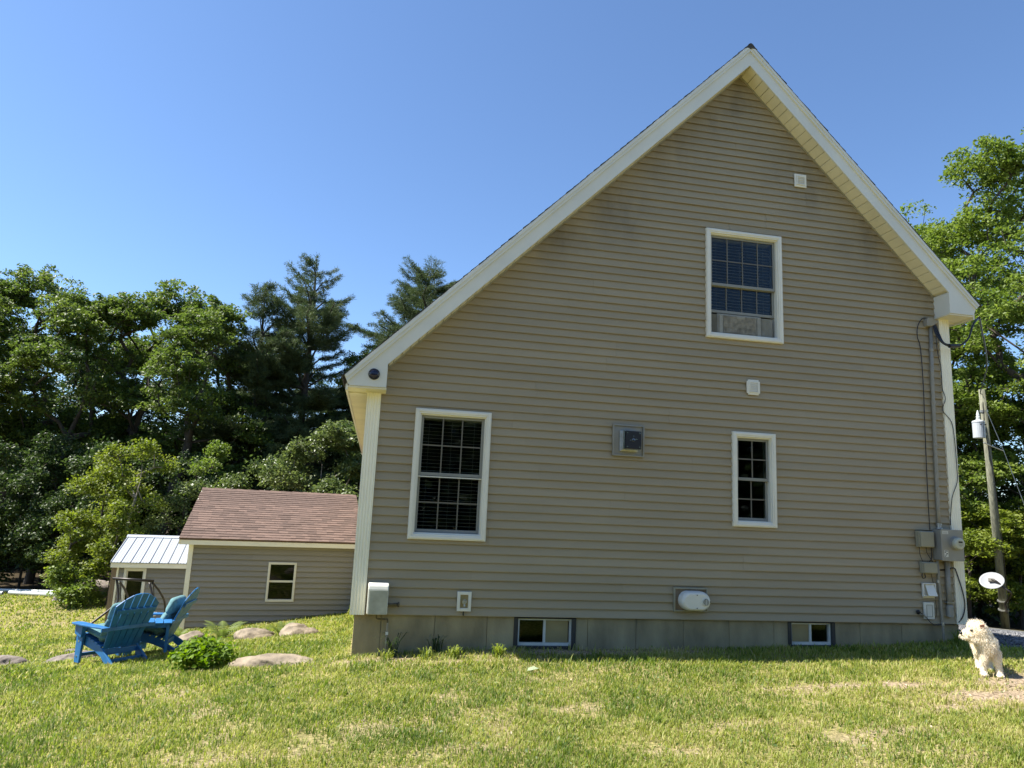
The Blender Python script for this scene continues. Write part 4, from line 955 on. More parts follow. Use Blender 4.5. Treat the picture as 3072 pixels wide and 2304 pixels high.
# ------------------------------------------------------------------ utility pole, transformer, dish
pb, ptop = np.array((22.19,13.32,gz(22.19,13.32)-.3)), np.array((20.70,12.12,6.05))
t = thing('utility_pole', 'weathered leaning wooden utility pole in front of the right trees', 'utility pole', pb)
mb = MB(); mb.tube([(0,0,0),(ptop-pb)*.5,(ptop-pb)],[.135,.118,.10],14); mb.build('pole', m_pole, t, smooth=True)
pd = nrm(ptop-pb)
def onp(z): return (pb+(ptop-pb)*(z-pb[2])/(ptop[2]-pb[2]))-pb
left = nrm((-.72,.0,0))*1.0
mb = MB(); mb.lathe([(.125,-.03),(.125,.05)],14,onp(5.3),pd); mb.build('pole_band', m_galv, t)
mb = MB(); a_ = onp(4.1); mb.tube([a_+np.array((-.25,-.12,.10)),a_+np.array((0,-.14,.0)),a_+np.array((.45,-.2,-.15))],.022,8); mb.build('guy_strut', m_galv, t)
mb = MB(); mb.tube([onp(5.25)+np.array((0,-.13,0)),a_+np.array((.45,-.2,-.15)),np.array((2.0,-.9,-.2))],.010,6); mb.build('guy_wire', m_galv, t)
mb = MB(); mb.tube([onp(5.6)+np.array((-.10,-.10,0)),onp(4.5)+np.array((-.15,-.12,0)),onp(3.3)+np.array((-.02,-.15,0)),onp(1.0)+np.array((.05,-.16,0)),onp(-1.5)+np.array((.05,-.17,0))],.014,6); mb.build('riser_cable', m_black, t)
tf = onp(4.60)+pb+np.array((-.50,-.22,0))
t = thing('transformer', 'pale grey can transformer hung on the utility pole', 'transformer', tf-np.array((0,0,.28)))
mb = MB(); mb.lathe([(.17,0),(.185,.01),(.19,.52),(.20,.53),(.20,.57),(.17,.60),(.08,.63)],22); mb.build('tank', m_transf, t, smooth=False)
mb = MB(); mb.lathe([(.07,.62),(.08,.64),(.05,.67),(.075,.69),(.045,.72),(.07,.745),(.04,.78),(.055,.80),(.02,.95),(.012,.97)],14); mb.build('bushing', m_pipe, t)
mb = MB(); mb.bar((.18,.05,.40),(.42,.18,.40),.08,.05); mb.build('bracket', m_transf, t)
mb = MB(); mb.bar((.18,.05,.16),(.42,.18,.16),.08,.05); mb.build('bracket', m_transf, t)
mb = MB(); mb.tube([(.0,-.195,.0),(.0,-.205,.6)],.008,5); mb.build('lead_wire', m_black, t)
for k in (-1, 1):
    mb = MB(); mb.lathe([(.02,0),(.02,.05)],8,(k*.09,-.17,.46),(0,-1,0)); mb.build('terminal', m_black, t)
dc = np.array((20.80,12.35,-.50)); dn = nrm((.25,-.30,.9)); dn = nrm(np.array((-.588,-.378,.70)))
t = thing('satellite_dish', 'round white satellite dish on an arm in front of the utility pole', 'dish', dc)
mb = MB(); prof = [(.36*k/8, .06*(k/8)**2) for k in range(9)]
uD = nrm(np.cross(dn,(0,0,1))); 
mb = MB(); mb.lathe([(.001,0)]+prof[1:]+[(.365,.068),(.36,.078)]+[(r, h+.012) for r, h in prof[::-1][1:-1]]+[(.001,.012)], 32, (0,0,0), dn); mb.build('reflector', m_dish, t, smooth=True)
mb = MB(); mb.obox(dn*.08, np.array((.065,-.065,0)), dn*.03, np.cross(dn, nrm((.7,-.7,0)))*.06); mb.build('receiver', m_grille, t)
foot = onp(-1.25)+pb-dc
mb = MB(); mb.tube(smooth_pts([dn*.10, dn*.20+np.array((.10,-.10,-.10)), dn*.22+np.array((.24,-.24,-.30)), dn*.14+np.array((.40,-.34,-.44)), foot+np.array((-.16,-.26,.02)), foot+np.array((-.06,-.15,-.10)), foot+np.array((-.02,-.15,-.35))]),.034,8); mb.build('arm', m_swing, t, smooth=True)
for z in (-1.2,-1.5):
    mb = MB(); mb.lathe([(.17,-.02),(.17,.02)],14,onp(z)+pb-dc,pd); mb.build('clamp', m_galv, t)

# ------------------------------------------------------------------ vegetation
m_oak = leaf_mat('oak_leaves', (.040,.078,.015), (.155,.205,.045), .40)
m_oak2 = leaf_mat('oak_leaves_bright', (.072,.125,.020), (.22,.28,.058), .44)
m_pine = leaf_mat('pine_needles', (.030,.058,.024), (.115,.145,.055), .25, .6, .25)
m_sap = leaf_mat('sapling_leaves', (.09,.135,.018), (.23,.27,.045), .45)
m_birchl = leaf_mat('birch_leaves', (.060,.098,.026), (.165,.20,.065), .38, .4)
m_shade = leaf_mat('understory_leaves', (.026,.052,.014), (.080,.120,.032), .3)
m_bush = leaf_mat('bush_leaves', (.075,.145,.014), (.20,.30,.03), .4, .55, .25)
m_fern = leaf_mat('fern_leaves', (.075,.125,.03), (.19,.235,.06), .4)

def leaves_from(rng, P, size, up=.55, asp=.5, fold=.18, jitter=.35, lv=None, droop=0.0):
    """diamond leaves, two triangles each"""
    N = len(P)
    n = rng.normal(size=(N,3)); n[:,2] = np.abs(n[:,2])*(1-up)+up*1.6; n /= np.linalg.norm(n, axis=1)[:,None]
    a = rng.normal(size=(N,3)); a[:,2] -= droop; a -= n*(a*n).sum(1)[:,None]; a /= np.linalg.norm(a, axis=1)[:,None]
    b = np.cross(n, a); s = size*(1+jitter*rng.uniform(-1,1,N))[:,None]
    v0 = P-a*s*.5; v2 = P+a*s*.5; mid = P+a*s*.04; w = s*asp*.5
    v1 = mid+b*w+n*s*fold*.5; v3 = mid-b*w+n*s*fold*.5
    V = np.stack([v0,v1,v2,v3],1).reshape(-1,3); k = np.arange(N)*4
    T = np.concatenate([np.stack([k,k+1,k+2],1), np.stack([k,k+2,k+3],1)])
    if lv is None: lv = rng.random(N)
    return V, T, np.repeat(lv, 4)

def grow(rng, trunk, targets, trunk_r, first=.25, tip=.012):
    P = [np.array(q, float) for q in trunk]; par = [-1]+list(range(len(trunk)-1)); nt = len(trunk)
    order = np.argsort(np.linalg.norm(targets-np.array(trunk[-1])*.4-np.array(trunk[len(trunk)//2])*.6, axis=1)); ends = []
    z0 = trunk[0][2]; zt = trunk[-1][2]; zf = z0+(zt-z0)*first
    for i in order:
        t = targets[i]; A = np.array(P); d = np.linalg.norm(A-t, axis=1); h = np.hypot(A[:,0]-t[0], A[:,1]-t[1])
        cost = d+1.4*np.maximum(0, A[:,2]-(t[2]-.35*h))+50*(A[:,2] < zf)
        j = int(np.argmin(cost)); a = P[j]; L = d[j]; k = max(1, int(L/.55)); q = j
        bend = rng.normal(size=3)*.07*L; bend[2] += .06*L
        for s in range(1, k+1):
            f = s/k; P.append(a+(t-a)*f+bend*math.sin(math.pi*f)); par.append(q); q = len(P)-1
        ends.append(q)
    n = len(P); cnt = np.zeros(n); cnt[ends] = 1
    for i in range(n-1, 0, -1):
        if par[i] >= 0 and i >= nt: cnt[par[i]] += cnt[i]
    for i in range(nt-1, 0, -1): cnt[i-1] += cnt[i]
    rad = np.maximum(tip, trunk_r*(cnt/max(cnt[0], 1))**.52)
    rad[:nt] = np.maximum(rad[:nt], trunk_r*np.linspace(1, .25, nt))
    return np.array(P), par, rad

def wood_mesh(name, P, par, rad, m, parent, flare=1.0):
    Vs = []; Ts = []; o = 0
    for i in range(1, len(P)):
        j = par[i]; a, b = P[j], P[i]; d = b-a; L = np.linalg.norm(d)
        if L < 1e-6: continue
        d = d/L; r0 = min(rad[j], rad[i]*1.5); r1 = rad[i]; n = 8 if r1 > .05 else (5 if r1 > .02 else 3)
        u = np.cross(d, (0.1,.2,1.) if abs(d[2]) < .9 else (1.,0,0.1)); u /= np.linalg.norm(u); w = np.cross(d, u)
        if i < 2: r0 = rad[j]*flare
        ang = np.arange(n)*2*math.pi/n; ring = np.cos(ang)[:,None]*u+np.sin(ang)[:,None]*w
        Vs.append(a+ring*r0); Vs.append(b+d*r1*.3+ring*r1); k = np.arange(n); k2 = (k+1) % n
        Ts.append(np.concatenate([np.stack([k,k2,k2+n],1), np.stack([k,k2+n,k+n],1)])+o); o += 2*n
    return tri_mesh(name, np.concatenate(Vs), np.concatenate(Ts), None, m, parent)

def broadleaf(label, x, y, ztop, width, seed, m_leaf, bark=m_bark, trunk_r=.16, crown_from=.3, nclus=150, nleaf=70, leaf=.14, rc=.38, lean=(0,0), lobes=9, name='broadleaf_tree', cat='tree', group=None, flat=.5, first=.28, base=None, asp=.5, up=.5):
    rng = np.random.default_rng(seed); zb = gz(x, y) if base is None else base; H = ztop-zb; rx = width/2
    t = thing(name, label, cat, (x-lean[0], y-lean[1], zb-.05), 0, group)
    zc0 = H*crown_from; cz = (H+zc0)/2; rzv = (H-zc0)/2
    # lobes spread over the crown, then leaf clumps over the lobes
    L = []
    for k in range(lobes):
        a = 2*math.pi*(k/lobes*1.618*3+rng.uniform(-.15,.15)); hz = -0.85+1.75*(k+.5)/lobes; rr = math.sqrt(max(0, 1-(hz*.92)**2))*rng.uniform(.5,.85)
        L.append((lean[0]+math.cos(a)*rr*rx, lean[1]+math.sin(a)*rr*rx, cz+hz*rzv*.84))
    L.append((lean[0]+rng.uniform(-.2,.2)*rx, lean[1], H-rzv*.28)); L = np.array(L)
    lr = rng.uniform(.30,.46, len(L))*rx
    pick = rng.integers(0, len(L), nclus); d = rng.normal(size=(nclus,3)); d[:,2] = np.abs(d[:,2])*.9-.25; d /= np.linalg.norm(d, axis=1)[:,None]
    tg = L[pick]+d*(lr[pick]*rng.uniform(.45,1.05,nclus))[:,None]; tg[:,2] = np.minimum(tg[:,2], H-rng.uniform(0,.25,nclus))
    tr = [(0,0,0)]+[(lean[0]*f+rng.normal()*.05*rx*f, lean[1]*f+rng.normal()*.05*rx*f, f*(zc0+rzv*1.35)) for f in np.linspace(.12,1,8)]
    P, par, rad = grow(rng, tr, tg, trunk_r, first)
    wood_mesh('trunk', P, par, rad, bark, t, 1.25)
    n = nclus*nleaf; ci = np.repeat(np.arange(nclus), nleaf); off = rng.normal(size=(n,3)); off /= np.linalg.norm(off, axis=1)[:,None]
    off *= (rng.random(n)**.45)[:,None]; sc_ = rc*rng.uniform(.65,1.25,nclus)[ci]; off *= sc_[:,None]; off[:,2] *= flat
    off[:,2] -= .22*(off[:,0]**2+off[:,1]**2)/np.maximum(sc_,.05)
    clv = rng.random(nclus)[ci]; lv = np.clip(.5*clv+.5*rng.random(n), 0, 1)
    V, T, A = leaves_from(rng, tg[ci]+off, leaf, up=up, lv=lv, droop=.5, asp=asp)
    tri_mesh('crown', V, T, {'lv': A}, m_leaf, t); return t

def pine(label, x, y, ztop, width, seed, trunk_r=.2, bare=.2, group=None, name='pine_tree', dens=1.0):
    rng = np.random.default_rng(seed); zb = gz(x, y); H = ztop-zb; t = thing(name, label, 'tree', (x, y, zb-.05), 0, group)
    Pn = [np.array((0,0,0.))]; par = [-1]; rad = [trunk_r]; n_tr = 16
    for k in range(1, n_tr+1):
        f = k/n_tr; Pn.append(np.array((.06*math.sin(3*f+seed)*width*.3, .0, f*H))); par.append(len(Pn)-2); rad.append(trunk_r*(1-f)**.8+.015)
    def trunk_at(z): f = z/H*n_tr; i = int(min(f, n_tr-1)); return Pn[i]+(Pn[i+1]-Pn[i])*(f-i), i
    tips = []; z = H*bare
    while z < H*.985:
        f = (z-H*bare)/(H*(1-bare)); prof = (1-f)**.62*(.55+.45*min(1, f*4+.3)); nb = rng.integers(4,7)
        for b in range(nb):
            a = rng.uniform(0, 2*math.pi); Lb = width/2*prof*rng.uniform(.55,1.15)+.15; base, ti = trunk_at(z+rng.uniform(-.15,.15))
            pts = [base]; dirh = np.array((math.cos(a), math.sin(a), 0)); rise = .12+.5*f
            for s in (.35,.7,1.0): pts.append(base+dirh*Lb*s+np.array((0,0,Lb*(rise*s*s-.08*s)))+rng.normal(size=3)*.04*Lb)
            q = ti
            for s, pp in enumerate(pts[1:]): Pn.append(pp); par.append(q); rad.append(max(.01, .030*Lb/1.5*(1-.28*s))); q = len(Pn)-1
            perp = np.cross(dirh, (0,0,1)); lo = [0,.35,.7,1.0]; nsub = max(3, int(Lb*7*dens))
            for k in range(nsub):
                s = .22+.78*(k+.7)/nsub; i = 1 if s < .35 else (2 if s < .7 else 3); g = (s-lo[i-1])/(lo[i]-lo[i-1]); c = pts[i-1]+(pts[i]-pts[i-1])*min(g, 1.0)
                for sd_ in (-1, 1):
                    ls = Lb*rng.uniform(.16,.40)*(1.15-.75*s)+.10; dv = nrm(dirh*rng.uniform(.5,1.0)+perp*sd_+np.array((0,0,rng.uniform(-.12,.25))))
                    nq = max(2, int(ls/.085))
                    for r_ in range(nq):
                        f2 = (r_+.8)/nq; tips.append((c+dv*ls*f2+rng.normal(size=3)*.025-np.array((0,0,.10*ls*f2*f2)), nrm(dv+np.array((0,0,.35))+rng.normal(size=3)*.2)))
        z += rng.uniform(.34,.56)
    for k in range(14): tips.append((np.array((Pn[n_tr][0],0,H-.05*k)), nrm((rng.normal()*.5,rng.normal()*.5,1.2))))
    wood_mesh('trunk', np.array(Pn), par, np.array(rad), m_bark, t, 1.2)
    B = np.array([q[0] for q in tips]); D_ = np.array([q[1] for q in tips]); nn_ = 12; N = len(B)*nn_
    ci = np.repeat(np.arange(len(B)), nn_); d = D_[ci]+rng.normal(size=(N,3))*.5; d /= np.linalg.norm(d, axis=1)[:,None]
    L_ = rng.uniform(.10,.19,N)[:,None]; b0 = B[ci]+rng.normal(size=(N,3))*.05; sd = np.cross(d, rng.normal(size=(N,3))); sd /= np.linalg.norm(sd, axis=1)[:,None]
    V = np.stack([b0-sd*.012, b0+sd*.012, b0+d*L_],1).reshape(-1,3); T = np.arange(N*3).reshape(-1,3)
    lv = np.clip(.5*rng.random(len(B))[ci]+.5*rng.random(N), 0, 1)
    tri_mesh('crown', V, T, {'lv': np.repeat(lv,3)}, m_pine, t); return t

gL = 'tall oaks along the left wood edge'
broadleaf('tall oak cut by the left picture edge', -16.9, 23.1, 9.95, 6.4, 101, m_oak, crown_from=.2, group=gL, nclus=480, lean=(.3,0))
broadleaf('leftmost whole tall oak of the wood edge, highest crown', -14.4, 23.4, 10.8, 6.8, 102, m_oak, crown_from=.2, group=gL, nclus=560, lean=(.2,0), trunk_r=.18)
broadleaf('second tall oak from the left, slightly lower crown', -11.6, 22.2, 9.7, 6.2, 103, m_oak, crown_from=.22, group=gL, nclus=500, lean=(.9,.2), trunk_r=.15)
broadleaf('third tall oak from the left, trunk leaning right', -9.4, 23.6, 10.6, 6.6, 104, m_oak, crown_from=.22, group=gL, nclus=540, lean=(1.5,.3), trunk_r=.19)
broadleaf('rightmost tall oak of the left wood edge beside the pines', -6.9, 21.6, 9.5, 6.4, 105, m_oak, crown_from=.22, group=gL, nclus=520, lean=(1.3,.1), trunk_r=.17)
gB = 'second row of trees in the left wood'
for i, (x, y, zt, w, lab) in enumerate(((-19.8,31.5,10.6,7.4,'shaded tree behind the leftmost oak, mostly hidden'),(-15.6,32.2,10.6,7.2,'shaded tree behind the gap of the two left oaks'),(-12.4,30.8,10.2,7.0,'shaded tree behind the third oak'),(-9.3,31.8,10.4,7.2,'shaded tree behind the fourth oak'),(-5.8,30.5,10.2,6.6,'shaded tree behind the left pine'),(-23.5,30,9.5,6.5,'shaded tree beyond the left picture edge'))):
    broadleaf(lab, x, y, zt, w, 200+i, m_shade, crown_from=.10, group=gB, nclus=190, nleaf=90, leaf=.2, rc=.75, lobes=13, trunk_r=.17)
pine('tall white pine left of the house gable, highest of the left trees', -3.45, 24.2, 12.5, 8.2, 301, .24, .18, 'white pines')
pine('slimmer white pine just left of the tallest pine', -5.3, 23.2, 10.6, 6.2, 302, .18, .2, 'white pines')
pine('white pine top showing above the left roof slope', 2.3, 28.3, 14.0, 11.0, 303, .26, .30, 'white pines')
broadleaf('slim leafy tree between the tall pine and the roof', -.55, 24.4, 9.2, 4.2, 310, m_oak, crown_from=.10, nclus=330, nleaf=60, rc=.34, lobes=12, trunk_r=.1, leaf=.13)
gS = 'young trees and shrubs at the wood edge'
for i, (lab, x, y, zt, w, ml, cf, nc, bk, ln, rc_) in enumerate((
    ('pale birch crown behind the right end of the shed roof', -1.45, 15.0, 3.95, 3.4, m_birchl, .12, 260, m_birch, (0,0), .38),
    ('lower pale birch behind the middle of the shed roof', -3.4, 16.0, 2.65, 2.6, m_birchl, .12, 150, m_birch, (0,0), .36),
    ('lone sapling with a pale forked stem above the lean-to', -6.75, 14.3, 2.85, 2.1, m_sap, .50, 60, m_birch, (.35,0), .30),
    ('bright yellow-green young tree left of the forked sapling', -7.75, 14.7, 2.30, 1.8, m_sap, .12, 95, m_bark, (0,0), .34),
    ('yellow-green bush at the left end of the lean-to roof', -6.95, 13.6, 1.15, 1.3, m_sap, .08, 60, m_bark, (0,0), .28),
    ('small yellow-green shrub left of the bright young tree', -8.35, 14.2, .75, 1.5, m_sap, .08, 55, m_bark, (0,0), .28),
    ('dark narrow young maple behind the shed ridge', -5.2, 17.0, 3.35, 1.8, m_oak2, .12, 70, m_bark, (0,0), .32),
    ('dark green young tree at the left wood edge', -11.7, 19.4, 2.4, 3.4, m_shade, .08, 110, m_bark, (0,0), .40),
    ('dark shrub at the far left wood edge', -13.2, 19.0, .6, 2.8, m_shade, .02, 90, m_bark, (0,0), .34),
    ('dark shrub above the white pipes', -10.4, 18.6, .5, 2.6, m_shade, .02, 90, m_bark, (0,0), .34),
    ('mid-green young tree right of the forked sapling', -5.35, 14.6, 1.75, 2.0, m_birchl, .1, 80, m_bark, (0,0), .32),
    ('shrub just left of the lean-to roof', -7.9, 13.6, -.75, 1.3, m_oak2, .02, 55, m_bark, (0,0), .28),
    ('tall dark shrub left of the yellow-green shrubs', -9.7, 17.7, 1.6, 2.2, m_shade, .05, 85, m_bark, (0,0), .34),
    ('dark sapling behind the bright young tree', -8.6, 17.4, 3.2, 2.6, m_shade, .08, 90, m_bark, (0,0), .38),
    ('dark undergrowth tree behind the forked sapling', -6.4, 18.0, 3.0, 2.8, m_shade, .05, 95, m_bark, (0,0), .4),
    ('dark undergrowth tree at the left behind the shrubs', -13.4, 19.2, 3.0, 3.6, m_shade, .05, 110, m_bark, (0,0), .42),
    ('dark undergrowth tree below the leftmost whole oak', -11.3, 20.0, 3.4, 3.4, m_shade, .05, 110, m_bark, (0,0), .42))):
    broadleaf(lab, x, y, zt, w, 400+i, ml, bk, trunk_r=.045, crown_from=cf, nclus=nc, nleaf=85, leaf=.085 if w < 2.6 else .11, rc=rc_, lean=ln, lobes=8, name='young_tree' if zt > 1.3 else 'shrub', cat='tree' if zt > 1.3 else 'shrub', group=gS, flat=.7, first=.1, asp=.6, up=.4)
# dark mass of the wood far behind, one object
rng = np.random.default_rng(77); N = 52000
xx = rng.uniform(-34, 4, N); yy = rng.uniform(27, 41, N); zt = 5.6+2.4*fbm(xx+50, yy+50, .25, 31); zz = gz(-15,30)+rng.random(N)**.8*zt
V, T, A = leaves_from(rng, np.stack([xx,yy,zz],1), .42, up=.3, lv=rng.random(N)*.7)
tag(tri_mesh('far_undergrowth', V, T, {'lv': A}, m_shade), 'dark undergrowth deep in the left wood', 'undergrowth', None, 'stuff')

N = 60000; xx = rng.uniform(-45, 50, N); yy = -34+rng.normal(size=N)*2.5; zt = 7+5*fbm(xx+60, yy+60, .12, 33); zz = -1.5+rng.random(N)*zt
V, T, A = leaves_from(rng, np.stack([xx,yy,zz],1), .8, up=.3, lv=rng.random(N)*.8)
tag(tri_mesh('opposite_wood', V, T, {'lv': A}, m_shade), 'wood across the yard that the windows mirror', 'wood', None, 'stuff')

gR = 'trees on the right behind the utility pole'
broadleaf('big oak with the highest crown at the right picture edge', 25.1, 12.7, 17.0, 9.2, 501, m_oak2, crown_from=.30, nclus=1150, nleaf=58, leaf=.16, rc=.46, lobes=18, trunk_r=.26, group=gR, lean=(.6,0))
broadleaf('tall oak rising just above the right roof slope', 24.2, 18.4, 15.2, 8.6, 502, m_oak2, crown_from=.22, nclus=850, nleaf=55, leaf=.16, rc=.46, lobes=16, trunk_r=.2, group=gR)
broadleaf('mid-height leafy tree right behind the house corner', 22.6, 16.6, 8.9, 5.4, 503, m_oak2, crown_from=.10, nclus=560, nleaf=60, leaf=.15, rc=.42, lobes=13, trunk_r=.14, group=gR)
broadleaf('mid-height leafy tree at the right picture edge behind the pole', 25.2, 14.9, 7.0, 4.6, 504, m_oak2, crown_from=.10, nclus=480, nleaf=60, leaf=.15, rc=.40, lobes=12, trunk_r=.12, group=gR)
broadleaf('low leafy beech behind the dish and pole', 22.4, 15.6, 2.3, 3.6, 505, m_sap, crown_from=.04, nclus=120, nleaf=100, leaf=.15, rc=.45, lobes=9, trunk_r=.06, group=gR, flat=.35, up=.7)
broadleaf('low leafy beech right of the utility pole', 24.0, 14.4, 2.6, 3.0, 506, m_sap, crown_from=.04, nclus=110, nleaf=100, leaf=.15, rc=.45, lobes=9, trunk_r=.06, group=gR, flat=.35, up=.7)
broadleaf('low bright beech showing between the house corner and the dish', 21.9, 14.5, 2.4, 4.2, 509, m_sap, crown_from=.03, nclus=240, nleaf=80, leaf=.14, rc=.42, lobes=9, trunk_r=.06, group=gR, flat=.35, up=.7)
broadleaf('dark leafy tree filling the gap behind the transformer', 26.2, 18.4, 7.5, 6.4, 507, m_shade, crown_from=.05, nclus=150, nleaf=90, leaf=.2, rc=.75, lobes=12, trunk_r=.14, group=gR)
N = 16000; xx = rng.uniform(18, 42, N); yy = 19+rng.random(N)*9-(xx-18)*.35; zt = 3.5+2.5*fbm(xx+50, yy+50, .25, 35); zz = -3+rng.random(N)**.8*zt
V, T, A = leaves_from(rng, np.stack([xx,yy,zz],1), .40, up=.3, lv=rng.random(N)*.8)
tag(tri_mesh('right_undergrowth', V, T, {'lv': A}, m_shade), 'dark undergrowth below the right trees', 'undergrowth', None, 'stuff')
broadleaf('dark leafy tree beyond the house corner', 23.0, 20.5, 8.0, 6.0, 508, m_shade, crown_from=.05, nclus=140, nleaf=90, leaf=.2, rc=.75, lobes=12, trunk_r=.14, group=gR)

# leafy bush, ferns, weeds
bx, by = -1.62, .33
rng = np.random.default_rng(61); t = thing('leafy_bush', 'round bright green leafy bush beside the nearer blue chair', 'bush', (bx, by, gz(bx, by)-.02)); t.scale = (.86,.86,.86)
Pn = [np.array((0,0,0.))]; par = [-1]; rad = [.02]; pts = []
for k in range(60):
    a = rng.uniform(0, 6.283); r = .32*math.sqrt(rng.random()); h = .24*(1-(r/.38)**2)+.06*rng.random()+.05
    tip = np.array((math.cos(a)*r, math.sin(a)*r, h)); Pn.append(tip*np.array((.5,.5,.75))); par.append(0); rad.append(.006); Pn.append(tip); par.append(len(Pn)-2); rad.append(.004)
    for j in range(30): pts.append(tip+rng.normal(size=3)*np.array((.055,.055,.04)))
    for j in range(6): pts.append(tip*np.array((1,1,rng.uniform(.2,.9)))+rng.normal(size=3)*.04)
wood_mesh('stem', np.array(Pn), par, np.array(rad), m_bark, t)
V, T, A = leaves_from(rng, np.array(pts), .062, jitter=.55, up=.45, asp=.72, fold=.25); V[:,2] = np.maximum(V[:,2], .02)
tri_mesh('foliage', V, T, {'lv': A}, m_bush, t)
def fern(label, x, y, R_, nf, seed, m=m_fern, up=.75, group='ferns'):
    rng = np.random.default_rng(seed); t = thing('fern', label, 'fern', (x, y, gz(x, y)-.01), 0, group)
    for k in range(nf):
        a = 2*math.pi*k/nf+rng.uniform(-.3,.3); L = R_*rng.uniform(.75,1.15); Vs = []; Ts = []; lvv = []; o = 0; n = 15
        lean_ = rng.uniform(.45,.95)
        for i in range(n):
            f = (i+.6)/n; r = L*lean_*f; z = L*up*(f*1.5-.85*f*f); c = np.array((math.cos(a)*r, math.sin(a)*r, z)); tang = np.array((math.cos(a), math.sin(a), (1.5-1.7*f)*up/lean_)); tang /= np.linalg.norm(tang)
            s = np.array((-math.sin(a), math.cos(a), 0)); wl2 = L*.26*math.sin(math.pi*min(1, f*.9+.12))**.8*(1.05-.55*f); wd = L/n*.42
            for sd in (-1, 1):
                p0 = c-tang*wd; p1 = c+tang*wd; p2 = c+s*sd*wl2+tang*wl2*.35+np.array((0,0,-wl2*.18)); Vs += [p0,p1,p2]; Ts.append((o,o+1,o+2)); o += 3; lvv += [.3+.5*f+.2*rng.random()]*3
        tri_mesh('frond', np.array(Vs), np.array(Ts), {'lv': np.array(lvv)}, m, t)
    return t
fern('fern between the two flat boulders before the shed', -2.35, 5.45, .55, 11, 1)
fern('fern left of the rounded boulder below the shed window', -1.25, 4.75, .48, 9, 2)
fern('small fern at the shed corner trim behind the chair', -3.35, 6.6, .4, 8, 3)
fern('tall fern at the wood edge behind the pipes', -8.5, 15.0, 1.0, 12, 4, m_shade)
fern('pale fern at the wood edge left of the lean-to post', -7.35, 13.9, .85, 13, 5)
fern('fern poking over the white pipes', -9.2, 16.9, .6, 9, 6)

# ------------------------------------------------------------------ the dog
dxy = (6.72, -1.74)
dog = thing('dog', 'shaggy cream dog standing by the right corner with its head turned left', 'dog', (dxy[0], dxy[1], gz(*dxy)), -R(35)); dog.scale = (.91,.91,.91)
mb = MB()
def lim(pts, r): mb.tube(smooth_pts(pts, 4), list(np.interp(np.linspace(0,1,4*(len(pts)-1)+1), np.linspace(0,1,len(r)), r)), 14)
mb.ell((-.01,.22,.345),(.092,.24,.09)); mb.ell((-.012,.06,.355),(.105,.12,.118)); mb.ell((-.015,.0,.335),(.088,.08,.098)); mb.ell((-.01,.40,.335),(.09,.11,.10))
lim([(-.03,.03,.36),(-.055,.015,.43),(-.085,.0,.49)],[.115,.10,.09])                      # neck
mb.ell((-.110,-.005,.515),(.104,.092,.096)); mb.ell((-.20,-.035,.464),(.086,.058,.052)); mb.ell((-.252,-.035,.454),(.046,.044,.040)); mb.ell((-.165,-.018,.435),(.068,.055,.045)); mb.ell((-.150,-.01,.560),(.06,.065,.045))
for sx, x0, x1, dy in ((-1,-.068,-.082,-.03),(1,.060,.080,.0)):
    lim([(x0*.9,.03,.30),(x0,.015+dy,.21),(x1,.02+dy,.11),(x1,.01+dy,.045),(x1,-.012+dy,.022)],[.058,.042,.031,.029,.032]); mb.ell((x1,-.02+dy,.026),(.038,.052,.026))
for x in (-.055,.06):
    lim([(x,.42,.33),(x,.37,.24),(x,.46,.15),(x,.44,.05),(x,.42,.022)],[.075,.055,.034,.03,.03]); mb.ell((x,.41,.026),(.038,.05,.026))
lim([(.01,.52,.37),(.02,.60,.43),(.03,.62,.50)],[.045,.035,.02])
body = mb.build('body', m_fur, dog)
rm = body.modifiers.new('remesh', 'REMESH'); rm.mode = 'VOXEL'; rm.voxel_size = .011
sm = body.modifiers.new('smooth', 'SMOOTH'); sm.factor = .6; sm.iterations = 6
bpy.context.view_layer.update(); ev = body.evaluated_get(bpy.context.evaluated_depsgraph_get()); me = bpy.data.meshes.new_from_object(ev)
body.modifiers.clear(); body.data = me; me.name = 'body'; me.shade_smooth()
if not me.materials: me.materials.append(m_fur)
nv = len(me.vertices); co = np.empty(nv*3, np.float32); me.vertices.foreach_get('co', co); co = co.reshape(-1,3).astype(float); no = np.empty(nv*3, np.float32); me.vertices.foreach_get('normal', no); no = no.reshape(-1,3).astype(float)
rng = np.random.default_rng(9); N = 30000; idx = rng.integers(0, nv, N); b = co[idx]+rng.normal(size=(N,3))*.004; n0 = no[idx]
head = (b[:,2] > .40)&(b[:,0] < -.04); leg = b[:,2] < .2
d = n0*.55+np.array((0,0,-1.0))+rng.normal(size=(N,3))*.24
d[head] = (n0*1.0+np.array((-.05,-.05,-.40)))[head]+rng.normal(size=(head.sum(),3))*.33
d /= np.linalg.norm(d, axis=1)[:,None]
L_ = rng.uniform(.016,.036,N); L_[leg] *= .5; L_[(b[:,0] < -.2)] *= .6; beard = head&(b[:,2] < .45); L_[beard] *= 1.7; L_[b[:,2] < .03] *= .25
top = (b[:,2] > .58); d[top] = nrm(np.array((-.2,0,1.)))+rng.normal(size=(top.sum(),3))*.4
eye = np.linalg.norm((b-np.array((-.178,-.085,.508)))*np.array((1,.6,1)), axis=1) < .018; nose = np.linalg.norm(b-np.array((-.288,-.050,.466)), axis=1) < .034; L_[eye|nose] = .004
sd = np.cross(d, rng.normal(size=(N,3))); sd /= np.linalg.norm(sd, axis=1)[:,None]; w = (rng.uniform(.0012,.0026,N))[:,None]
midp = b+d*(L_*.55)[:,None]; tip = b+d*L_[:,None]+np.array((0,0,-1))*(L_*.25)[:,None]
V = np.stack([b-sd*w, b+sd*w, midp+sd*w*.8, midp-sd*w*.8, tip],1).reshape(-1,3); k = np.arange(N)*5
